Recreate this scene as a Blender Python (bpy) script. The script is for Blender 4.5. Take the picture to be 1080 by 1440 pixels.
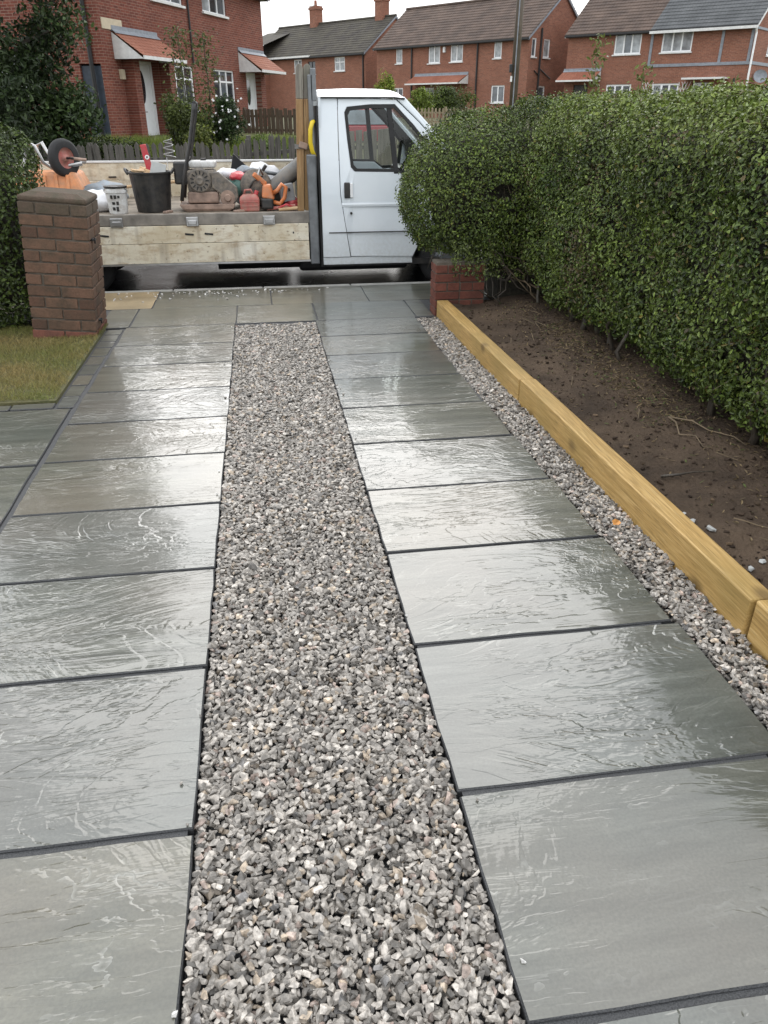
import bpy, bmesh, math, random
import numpy as np
from mathutils import Vector, Matrix
R = math.radians
random.seed(7)
RNG = np.random.default_rng(11)
for o in list(bpy.data.objects): bpy.data.objects.remove(o)
scene = bpy.context.scene
COL = scene.collection

# ---------------------------------------------------------------- camera
cam = bpy.data.cameras.new('camera'); camo = bpy.data.objects.new('camera', cam); COL.objects.link(camo)
cam.sensor_fit = 'VERTICAL'; cam.sensor_height = 36.0; cam.lens = 1060 / 1440 * 36
cam.clip_start = 0.05; cam.clip_end = 1500
camo.location = (0, 0, 1.62)
camo.rotation_euler = (R(90) - math.atan(565 / 1060), 0, -R(8.75))
scene.camera = camo
scene.render.resolution_x = 768; scene.render.resolution_y = 1024

# ---------------------------------------------------------------- world, sun, exposure
SUN_EL, SUN_AZ = R(31), R(4)          # azimuth measured clockwise from +Y
w = bpy.data.worlds.new('World'); scene.world = w; w.use_nodes = True
nt = w.node_tree; nt.nodes.clear()
out = nt.nodes.new('ShaderNodeOutputWorld'); bg = nt.nodes.new('ShaderNodeBackground')
sky = nt.nodes.new('ShaderNodeTexSky'); sky.sky_type = 'NISHITA'; sky.sun_disc = False
sky.sun_elevation = SUN_EL; sky.sun_rotation = SUN_AZ; sky.air_density = 1.0; sky.dust_density = 2.0
tc = nt.nodes.new('ShaderNodeTexCoord')
# overcast cloud deck: pale grey with soft cloud structure, brighter towards the zenith (CIE overcast)
mp = nt.nodes.new('ShaderNodeMapping'); mp.inputs['Scale'].default_value = (1.6, 1.6, 4.5)
nz = nt.nodes.new('ShaderNodeTexNoise'); nz.inputs['Scale'].default_value = 1.7; nz.inputs['Detail'].default_value = 5
nt.links.new(tc.outputs['Generated'], mp.inputs[0]); nt.links.new(mp.outputs[0], nz.inputs['Vector'])
cr = nt.nodes.new('ShaderNodeValToRGB')
cr.color_ramp.elements[0].position = .3; cr.color_ramp.elements[0].color = (.86, .90, .95, 1)
cr.color_ramp.elements[1].position = .72; cr.color_ramp.elements[1].color = (1.0, 1.0, 1.0, 1)
nt.links.new(nz.outputs['Fac'], cr.inputs[0])
sx = nt.nodes.new('ShaderNodeSeparateXYZ'); nt.links.new(tc.outputs['Generated'], sx.inputs[0])
mr = nt.nodes.new('ShaderNodeMapRange'); mr.inputs['From Min'].default_value = 0; mr.inputs['From Max'].default_value = 1
mr.inputs['To Min'].default_value = 12.0; mr.inputs['To Max'].default_value = 18.5
nt.links.new(sx.outputs['Z'], mr.inputs['Value'])
vm = nt.nodes.new('ShaderNodeVectorMath'); vm.operation = 'SCALE'
nt.links.new(cr.outputs[0], vm.inputs[0]); nt.links.new(mr.outputs[0], vm.inputs['Scale'])
mx = nt.nodes.new('ShaderNodeMix'); mx.data_type = 'RGBA'; mx.inputs[0].default_value = 0.9
nt.links.new(sky.outputs[0], mx.inputs[6]); nt.links.new(vm.outputs[0], mx.inputs[7])
nt.links.new(mx.outputs[2], bg.inputs[0]); bg.inputs[1].default_value = 0.1
nt.links.new(bg.outputs[0], out.inputs[0])
sun = bpy.data.lights.new('sun', 'SUN'); sun.energy = .75; sun.angle = R(48); sun.color = (1, .97, .93)
suno = bpy.data.objects.new('sun', sun); COL.objects.link(suno)
sd = Vector((math.sin(SUN_AZ) * math.cos(SUN_EL), math.cos(SUN_AZ) * math.cos(SUN_EL), math.sin(SUN_EL)))
suno.rotation_euler = sd.to_track_quat('Z', 'Y').to_euler(); suno.location = (0, 0, 30)
scene.view_settings.view_transform = 'Standard'; scene.view_settings.look = 'None'
scene.view_settings.exposure = 0.45; scene.view_settings.gamma = 1
scene.view_settings.use_curve_mapping = False
scene.cycles.max_bounces = 6; scene.cycles.diffuse_bounces = 2; scene.cycles.glossy_bounces = 3; scene.cycles.transparent_max_bounces = 8

# ---------------------------------------------------------------- material helpers
class M:
    def __init__(s, name):
        s.m = bpy.data.materials.new(name); s.m.use_nodes = True
        s.t = s.m.node_tree; s.n = s.t.nodes; s.b = s.n['Principled BSDF']
        s.tc = s.n.new('ShaderNodeTexCoord'); s.co = s.tc.outputs['Object']
    def new(s, k, **kw):
        x = s.n.new(k)
        for a, v in kw.items(): setattr(x, a, v)
        return x
    def link(s, a, b): s.t.links.new(a, b)
    def put(s, sock, v):
        if hasattr(v, 'is_output') or isinstance(v, bpy.types.NodeSocket): s.link(v, sock)
        else: sock.default_value = (*v, 1) if isinstance(v, tuple) and len(v) == 3 and sock.type == 'RGBA' else v
    def map(s, scale=(1, 1, 1), rot=(0, 0, 0), vec=None):
        x = s.new('ShaderNodeMapping'); x.inputs['Scale'].default_value = scale; x.inputs['Rotation'].default_value = rot
        s.link(vec or s.co, x.inputs[0]); return x.outputs[0]
    def noise(s, scale, detail=4, rough=.55, vec=None, dist=0):
        x = s.new('ShaderNodeTexNoise'); x.inputs['Scale'].default_value = scale; x.inputs['Detail'].default_value = detail
        x.inputs['Roughness'].default_value = rough; x.inputs['Distortion'].default_value = dist
        s.link(vec or s.co, x.inputs['Vector']); return x.outputs['Fac']
    def vor(s, scale, vec=None, feature='F1', outp='Distance'):
        x = s.new('ShaderNodeTexVoronoi', feature=feature); x.inputs['Scale'].default_value = scale
        s.link(vec or s.co, x.inputs['Vector']); return x.outputs[outp]
    def math(s, op, a, b=0.5, clamp=False):
        x = s.new('ShaderNodeMath', operation=op, use_clamp=clamp); s.put(x.inputs[0], a); s.put(x.inputs[1], b); return x.outputs[0]
    def ramp(s, fac, *stops):
        x = s.new('ShaderNodeValToRGB'); e = x.color_ramp.elements
        while len(e) < len(stops): e.new(.5)
        for q, (p, c) in zip(e, stops):
            q.position = p; q.color = (c, c, c, 1) if not isinstance(c, tuple) else (*c, 1)
        s.link(fac, x.inputs[0]); return x.outputs[0]
    def mix(s, fac, a, b, mode='MIX'):
        x = s.new('ShaderNodeMix', data_type='RGBA', blend_type=mode); s.put(x.inputs[0], fac); s.put(x.inputs[6], a); s.put(x.inputs[7], b); return x.outputs[2]
    def rnd(s):
        return s.new('ShaderNodeObjectInfo').outputs['Random']
    def shifted(s):                                   # object coordinates moved by a random amount for each object
        v = s.new('ShaderNodeVectorMath', operation='ADD'); s.link(s.co, v.inputs[0])
        c = s.new('ShaderNodeCombineXYZ'); r = s.rnd()
        s.link(s.math('MULTIPLY', r, 53.0), c.inputs[0]); s.link(s.math('MULTIPLY', r, 91.0), c.inputs[1]); s.link(s.math('MULTIPLY', r, 37.0), c.inputs[2])
        s.link(c.outputs[0], v.inputs[1]); return v.outputs[0]
    def bump(s, h, strength=.4, dist=.01, normal=None):
        x = s.new('ShaderNodeBump'); x.inputs['Strength'].default_value = strength; x.inputs['Distance'].default_value = dist
        s.link(h, x.inputs['Height'])
        if normal: s.link(normal, x.inputs['Normal'])
        return x.outputs[0]
    def set(s, **kw):
        for k, v in kw.items():
            s.put(s.b.inputs[{'color': 'Base Color', 'rough': 'Roughness', 'metal': 'Metallic', 'normal': 'Normal', 'ior': 'IOR',
                              'coat': 'Coat Weight', 'coatr': 'Coat Roughness', 'coatn': 'Coat Normal', 'spec': 'Specular IOR Level', 'coati': 'Coat IOR',
                              'trans': 'Transmission Weight', 'alpha': 'Alpha', 'sub': 'Subsurface Weight'}[k]], v)
        return s.m

def simple(name, c, rough=.6, metal=0, var=.25, scale=8, bump=0, bscale=60, spec=.5, coat=0, dust=0):
    m = M(name); n = m.noise(scale, 5)
    lo = tuple(x * (1 - var) for x in c); hi = tuple(min(1, x * (1 + var)) for x in c)
    cc = m.ramp(n, (.3, lo), (.7, hi))
    if dust: cc = m.mix(m.ramp(m.noise(scale * 1.7, 6, .7), (.38, .08 * dust), (.66, dust)), cc, (.27, .225, .175))
    kw = dict(color=cc, rough=rough, metal=metal, spec=spec, coat=coat)
    if bump: kw['normal'] = m.bump(m.noise(bscale, 4), bump, .004)
    return m.set(**kw)

def col_attr_mat(name, rough=.5, spec=.4, bump=0, bscale=100, trans=0.0, grain=0):
    m = M(name); a = m.new('ShaderNodeAttribute', attribute_name='Col'); c = a.outputs['Color']
    if grain:
        c = m.mix(m.ramp(m.noise(grain, 4), (.42, 0.0), (.62, 1.0)), m.mix(1.0, c, (.62, .62, .62), 'MULTIPLY'), m.mix(1.0, c, (1.22, 1.22, 1.22), 'MULTIPLY'))
    kw = dict(color=c, rough=rough, spec=spec)
    if bump: kw['normal'] = m.bump(m.noise(bscale, 3), bump, .003)
    m.set(**kw)
    if trans:
        tr = m.new('ShaderNodeBsdfTranslucent'); m.link(c, tr.inputs[0]); mxs = m.new('ShaderNodeMixShader'); mxs.inputs[0].default_value = trans
        m.link(m.b.outputs[0], mxs.inputs[1]); m.link(tr.outputs[0], mxs.inputs[2]); m.link(mxs.outputs[0], m.n['Material Output'].inputs[0])
    return m.m

# ---- wet riven sandstone
def slab_mat(name, tone=(1, 1, 1), wet=1.0):
    m = M(name); v = m.shifted()
    st = m.noise(2.2, 5, .6, m.map((.8, 6.5, 1), vec=v), .35)
    bl = m.noise(1.5, 4, .5, v)
    fine = m.noise(130, 1, .6, v)
    c = m.ramp(st, (.28, (.048, .051, .041)), (.5, (.080, .083, .069)), (.74, (.128, .131, .111)))
    c = m.mix(m.ramp(bl, (.40, 0.0), (.68, .7)), c, (.116, .103, .082))
    c = m.mix(.2, c, m.ramp(fine, (.3, .15), (.7, .75)), 'OVERLAY')
    r = m.rnd()
    c = m.mix(m.ramp(r, (0, 0.0), (1, 1.0)), m.mix(1.0, c, (.90, .94, .98), 'MULTIPLY'), m.mix(1.0, c, (1.15, 1.09, .98), 'MULTIPLY'))
    c = m.mix(1.0, c, tone, 'MULTIPLY')
    # riven ledges: noise split into thin layers with a short worn slope at each edge, heights in metres
    hn = m.noise(1.15, 5, .58, m.map((1.0, 2.0, 1), vec=v), .9)
    hn2 = m.noise(2.4, 4, .62, m.map((.7, 4.4, 1), vec=v), .5)
    mask = m.ramp(m.noise(1.7, 3, .5, v), (.38, .14), (.60, 1.0))
    def ledge(x, step, wdt):
        q = m.math('DIVIDE', m.math('ADD', x, m.math('MULTIPLY', fine, .002)), step); f_ = m.math('FRACT', q)
        res = m.math('SUBTRACT', m.math('ADD', m.math('FLOOR', q), m.ramp(f_, (0, 0.0), (wdt, 1.0))), q)
        return m.math('MULTIPLY', res, mask), m.ramp(f_, (0.0, 1.0), (wdt * 1.1, 0.0))
    l1, e1 = ledge(hn, .085, .16); l2, e2 = ledge(hn2, .14, .18)
    rip = m.noise(1.0, 5, .65, m.map((1.3, 13, 1), vec=v), .25)
    h0 = m.math('ADD', m.math('MULTIPLY', l1, .0016), m.math('MULTIPLY', l2, .0008))
    hf = m.math('ADD', h0, m.math('MULTIPLY', rip, .0006)); hf = m.math('ADD', hf, m.math('MULTIPLY', hn2, .0014))
    brk = m.ramp(m.noise(5.5, 4, .6, m.map((.6, 1.4, 1), vec=v)), (.50, 0.0), (.60, 1.0))
    c = m.mix(m.math('MULTIPLY', m.math('MULTIPLY', m.math('MAXIMUM', e1, m.math('MULTIPLY', e2, .6)), brk), m.math('MULTIPLY', mask, .6)), c, (.33, .33, .30))  # pale edge colour paints broken glints along the ledges
    n2 = m.bump(hf, 1.0, 1.0)
    film = m.ramp(m.noise(1.1, 4, .5, v), (.35, .015), (.7, .07))
    return m.set(color=c, rough=.36, spec=.5, normal=n2, coat=wet, coatr=film, coatn=n2, coati=1.62)
SLAB = slab_mat('wet_sandstone'); SLAB2 = slab_mat('wet_sandstone_path', (1.1, 1.08, 1.02), .85)
APRON = slab_mat('wet_pavement_flag', (1.0, 1.0, .95), .8)

def joint_mat():
    m = M('dark_jointing_grit'); n = m.noise(260, 3)
    return m.set(color=m.ramp(n, (.3, (.02, .021, .023)), (.75, (.075, .077, .08))), rough=.55, normal=m.bump(n, .6, .004))
JOINT = joint_mat()
def asphalt():
    m = M('wet_asphalt'); n = m.noise(220, 4); b = m.noise(.8, 4)
    return m.set(color=m.ramp(n, (.3, (.008, .008, .010)), (.8, (.032, .032, .036))), rough=m.ramp(b, (.35, .10), (.65, .38)),
                 normal=m.bump(m.math('ADD', n, m.math('MULTIPLY', m.noise(6, 3), 2.0)), .22, .006), spec=.22)
ASPHALT = asphalt()
def grass_ground():
    m = M('turf_soil'); n = m.noise(1.3, 5); f = m.noise(40, 4)
    c = m.ramp(n, (.35, (.075, .080, .026)), (.6, (.12, .10, .045)))
    return m.set(color=m.mix(.5, c, m.ramp(f, (.3, (.03, .04, .012)), (.7, (.12, .12, .05)))), rough=.9, normal=m.bump(f, .6, .02))
TURF = grass_ground()
def soil_mat():
    m = M('bare_soil'); n = m.noise(3, 6); f = m.noise(55, 5, .7); v = m.vor(38)
    c = m.ramp(n, (.3, (.040, .028, .020)), (.7, (.125, .088, .060)))
    c = m.mix(m.ramp(f, (.55, 0.0), (.75, .6)), c, (.10, .073, .048))
    return m.set(color=c, rough=.9, spec=.25, normal=m.bump(m.math('ADD', f, m.math('MULTIPLY', v, .5)), .9, .02))
SOIL = soil_mat()
def timber_mat(name, a, b, axis=1, fine=16):
    m = M(name); v = m.shifted()
    sc = [fine, fine, fine]; sc[axis] = .9
    g = m.noise(2.2, 6, .65, m.map(tuple(sc), vec=v), 1.2)
    g2 = m.noise(9, 3, .5, m.map(tuple(sc), vec=v), .2)
    bl = m.noise(2.0, 4, .5, v)
    c = m.ramp(g, (.3, tuple(x * .62 for x in a)), (.48, a), (.68, b))
    c = m.mix(m.ramp(g2, (.52, 0.0), (.66, .7)), c, tuple(x * .5 for x in a))
    c = m.mix(m.ramp(bl, (.45, 0.0), (.68, .75)), c, (a[0] * .66, a[1] * .72, a[2] * .66))
    kn = m.vor(2.3, m.map((1.6, 1.0, 1.6), vec=v))
    c = m.mix(m.ramp(kn, (.07, .85), (.17, 0.0)), c, tuple(x * .36 for x in a))
    return m.set(color=c, rough=.55, normal=m.bump(m.math('ADD', g, g2), .35, .004))
SLEEPER = timber_mat('treated_softwood', (.42, .262, .085), (.56, .385, .16), 1, 30)
SLEEPER_END = timber_mat('treated_softwood_end', (.42, .27, .08), (.55, .38, .15), 0)
POST = timber_mat('post_timber', (.33, .19, .08), (.45, .29, .14), 2)
POST_OLD = timber_mat('weathered_post_timber', (.20, .18, .15), (.32, .30, .25), 2)
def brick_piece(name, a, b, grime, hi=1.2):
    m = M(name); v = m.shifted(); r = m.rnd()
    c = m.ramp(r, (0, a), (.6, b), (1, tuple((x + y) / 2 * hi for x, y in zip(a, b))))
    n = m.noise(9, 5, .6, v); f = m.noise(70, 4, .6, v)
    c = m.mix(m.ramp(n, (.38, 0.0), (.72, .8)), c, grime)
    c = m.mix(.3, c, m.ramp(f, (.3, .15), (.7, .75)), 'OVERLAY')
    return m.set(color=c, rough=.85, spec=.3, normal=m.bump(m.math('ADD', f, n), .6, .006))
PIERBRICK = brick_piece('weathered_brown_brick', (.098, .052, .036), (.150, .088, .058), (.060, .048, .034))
PIERRED = brick_piece('damp_red_brick', (.15, .055, .038), (.17, .07, .05), (.08, .05, .04))
CAPBRICK = brick_piece('mossy_cap_brick', (.085, .062, .046), (.12, .085, .062), (.055, .052, .032))
WALLBRICK = brick_piece('red_wall_brick', (.135, .044, .031), (.165, .060, .042), (.07, .034, .027))
MORTAR = simple('old_mortar', (.115, .098, .078), .95, bump=.5, scale=20)
def house_brick(name, ax, a, b, mo):
    m = M(name); s = m.new('ShaderNodeSeparateXYZ'); m.link(m.co, s.inputs[0]); c = m.new('ShaderNodeCombineXYZ')
    m.link(s.outputs['XY'.index(ax)] if False else s.outputs[0 if ax == 'X' else 1], c.inputs[0]); m.link(s.outputs[2], c.inputs[1])
    br = m.new('ShaderNodeTexBrick'); m.link(c.outputs[0], br.inputs['Vector'])
    br.inputs['Color1'].default_value = (*a, 1); br.inputs['Color2'].default_value = (*b, 1); br.inputs['Mortar'].default_value = (*mo, 1)
    br.inputs['Scale'].default_value = 1; br.inputs['Brick Width'].default_value = .225; br.inputs['Row Height'].default_value = .075
    br.inputs['Mortar Size'].default_value = .007; br.inputs['Mortar Smooth'].default_value = .2; br.inputs['Bias'].default_value = -.1
    n = m.noise(.9, 5); f = m.noise(14, 4)
    col = m.mix(m.ramp(n, (.4, 0.0), (.75, .55)), br.outputs['Color'], tuple(x * .62 for x in a))
    col = m.mix(.35, col, m.ramp(f, (.3, .2), (.7, .75)), 'OVERLAY')
    return m.set(color=col, rough=.9, spec=.25, normal=m.bump(br.outputs['Fac'], -.6, .008))
HB = {}
for key, a, b, mo in (('a', (.215, .070, .048), (.125, .042, .033), (.27, .185, .145)), ('b', (.285, .120, .078), (.195, .082, .056), (.29, .20, .155))):
    for ax in 'XY': HB[key + ax] = house_brick('house_brick_%s_%s' % ({'a': 'red', 'b': 'orange'}[key], ax.lower()), ax, a, b, mo)
def roof_mat(name, a, b):
    m = M(name); n = m.noise(1.2, 5); f = m.noise(22, 4)
    wv = m.new('ShaderNodeTexWave', wave_type='BANDS', bands_direction='X'); wv.inputs['Scale'].default_value = 1.6; m.link(m.co, wv.inputs['Vector'])
    c = m.mix(m.ramp(n, (.35, 0.0), (.7, 1.0)), a, b); c = m.mix(.5, c, m.ramp(f, (.3, .2), (.7, .75)), 'OVERLAY')
    return m.set(color=c, rough=.85, normal=m.bump(wv.outputs['Fac'], .7, .02))
ROOF_BROWN = roof_mat('brown_roof_tile', (.060, .040, .031), (.115, .078, .060))
ROOF_DARK = roof_mat('mossy_dark_roof_tile', (.036, .030, .025), (.068, .060, .042))
ROOF_GREY = roof_mat('grey_roof_tile', (.062, .066, .07), (.10, .105, .11))
ROOF_RED = roof_mat('red_clay_tile', (.24, .085, .05), (.32, .13, .08))
WHITE = simple('white_plastic', (.80, .81, .82), .35, var=.05)
FASCIA = simple('white_fascia', (.66, .66, .65), .5, var=.12)
LEAD = simple('lead_flashing', (.22, .24, .27), .5, var=.2)
BLACKPIPE = simple('black_pipe', (.015, .015, .016), .4)
def pane(name, c, rough=.06):
    m = M(name); n = m.noise(2.5, 4)
    return m.set(color=m.ramp(n, (.35, tuple(x * .45 for x in c)), (.7, c)), rough=rough, spec=.6, coat=.4, coatr=.03)
PANE_DARK = pane('dark_window_glass', (.035, .042, .048)); PANE_PALE = pane('curtained_window_glass', (.42, .45, .47)); PANE_MID = pane('grey_window_glass', (.14, .16, .18))
STONE = simple('sandstone_plaque', (.52, .45, .33), .8, var=.1)
DOORWHITE = simple('white_door', (.74, .77, .78), .35, var=.05)
GATEBLUE = simple('dark_blue_gate', (.030, .042, .062), .5, var=.3)
GREYSTEEL = simple('galvanised_steel', (.17, .18, .19), .45, .6, var=.3)
STEEL = simple('bare_steel', (.42, .42, .42), .35, .8, var=.2)
DARKSTEEL = simple('dark_chassis', (.012, .012, .013), .6)
BLACKPL = simple('black_plastic', (.014, .015, .017), .45, var=.3, dust=0.12)
RUBBER = simple('tyre_rubber', (.020, .020, .021), .75, bump=.3)
def truck_paint():
    m = M('white_van_paint'); n = m.noise(1.6, 5); g = m.noise(30, 4)
    s = m.new('ShaderNodeSeparateXYZ'); m.link(m.co, s.inputs[0])
    c = m.ramp(n, (.3, (.66, .72, .77)), (.7, (.76, .81, .85)))
    low = m.ramp(m.math('ADD', s.outputs[2], m.math('MULTIPLY', n, .4)), (.40, .75), (.95, 0.0))     # road spray dried on the sill
    c = m.mix(m.math('MULTIPLY', low, m.ramp(g, (.3, .3), (.7, .9))), c, (.44, .44, .40))
    return m.set(color=c, rough=.28, coat=.6, coatr=.06, spec=.5)
PAINT = truck_paint()
def ply_mat():
    m = M('scuffed_cream_board'); v = m.shifted(); n = m.noise(1.6, 6, .6, v); f = m.noise(9, 5, .65, m.map((1, 1, 2.2), vec=v)); sp = m.vor(7, v)
    c = m.ramp(n, (.3, (.52, .44, .30)), (.5, (.66, .60, .47)), (.7, (.74, .71, .62)))
    c = m.mix(m.ramp(f, (.48, 0.0), (.72, .8)), c, (.38, .27, .155))
    c = m.mix(m.ramp(m.noise(26, 4, .6, v), (.62, 0.0), (.72, .8)), c, (.17, .11, .06))
    c = m.mix(m.ramp(m.noise(3, 3, .5, m.map((3, 3, .5), vec=v)), (.55, 0.0), (.72, .65)), c, (.30, .25, .19))
    return m.set(color=c, rough=.65, normal=m.bump(f, .25, .004))
PLY = ply_mat()
BEDFLOOR = simple('dusty_bed_floor', (.22, .185, .145), .8, var=.45, scale=5, bump=.4)
RAILM = simple('dirty_bed_rail', (.21, .19, .165), .6, var=.4, scale=7)
def glass_mat():
    m = M('clear_glass'); m.n.remove(m.b)
    fr = m.new('ShaderNodeFresnel'); fr.inputs[0].default_value = 1.45
    t = m.new('ShaderNodeBsdfTransparent'); t.inputs[0].default_value = (.86, .90, .89, 1); g = m.new('ShaderNodeBsdfGlossy'); g.inputs['Roughness'].default_value = .01
    x = m.new('ShaderNodeMixShader'); m.link(fr.outputs[0], x.inputs[0]); m.link(t.outputs[0], x.inputs[1]); m.link(g.outputs[0], x.inputs[2])
    m.link(x.outputs[0], m.n['Material Output'].inputs[0]); return m.m
GLASS = glass_mat()
ORANGE = simple('orange_plastic', (.62, .17, .035), .4, var=.2, dust=0.5); ORANGE_T = simple('sun_faded_orange', (.66, .26, .10), .55, var=.25, dust=0.45)
REDP = simple('red_plastic', (.52, .03, .05), .4, var=.15, dust=0.3); REDFUEL = simple('dusty_red_plastic', (.42, .10, .085), .55, var=.25, dust=0.7)
YELLOW = simple('yellow_hose', (.68, .50, .02), .4, var=.1); BLUEBAG = simple('blue_grey_bag', (.17, .22, .27), .6, var=.35, dust=0.5, bump=.5, bscale=30)
WHITEBAG = simple('white_sack', (.72, .72, .74), .6, var=.12, bump=.6, bscale=25); TUBW = simple('white_tub', (.70, .71, .71), .4, var=.12, dust=0.6)
GREYCLOTH = simple('grey_tarpaulin', (.16, .165, .165), .7, var=.4, scale=6, dust=0.5, bump=.5, bscale=25); GREENBAG = simple('green_sack', (.06, .13, .11), .6, var=.3, bump=.4)
ENGINE = simple('dusty_engine', (.085, .08, .075), .65, var=.4, scale=14, dust=0.8); DUSTPINK = simple('brick_dusted_steel', (.27, .19, .15), .75, var=.35, scale=14)
OFFCUT = simple('sawn_offcut', (.48, .33, .19), .75, var=.25); STONEOFF = simple('slab_offcut', (.42, .43, .42), .6, var=.12); BLOCKGREY = simple('grey_block', (.27, .28, .29), .7, var=.2)
CARRED = simple('red_car_paint', (.30, .022, .028), .25, var=.08, coat=.6)
FENCE_DARK = timber_mat('weathered_fence_stake', (.070, .062, .053), (.13, .12, .105), 2)
FENCE_GREY = timber_mat('grey_fence_board', (.13, .115, .09), (.21, .185, .145), 2)
FENCE_BROWN = timber_mat('brown_fence_board', (.085, .06, .04), (.14, .10, .07), 2)
FENCE_CREAM = timber_mat('pale_picket', (.32, .26, .17), (.44, .37, .26), 2)
BARK = timber_mat('bark', (.05, .04, .03), (.10, .082, .062), 2)
TWIG = simple('dry_twig', (.16, .12, .075), .85, var=.4)
POLE = timber_mat('telegraph_pole_wood', (.10, .078, .058), (.17, .14, .105), 2)
LEAF = col_attr_mat('hedge_leaf', .40, .38, trans=.14); LEAFM = col_attr_mat('tree_leaf', .5, .35, trans=.22)
GRASSM = col_attr_mat('grass_blade', .6, .3, trans=.2)
STONEM = col_attr_mat('gravel_stone', .42, .5, bump=.4, bscale=200, grain=75)
CONC = simple('sandy_wet_concrete', (.30, .225, .13), .3, var=.35, scale=3, bump=.4, bscale=90, coat=.3)
KERBM = simple('concrete_kerb', (.24, .235, .22), .6, var=.25, bump=.4)
SETTM = slab_mat('wet_sett', (.95, .97, 1.0), .5)

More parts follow.
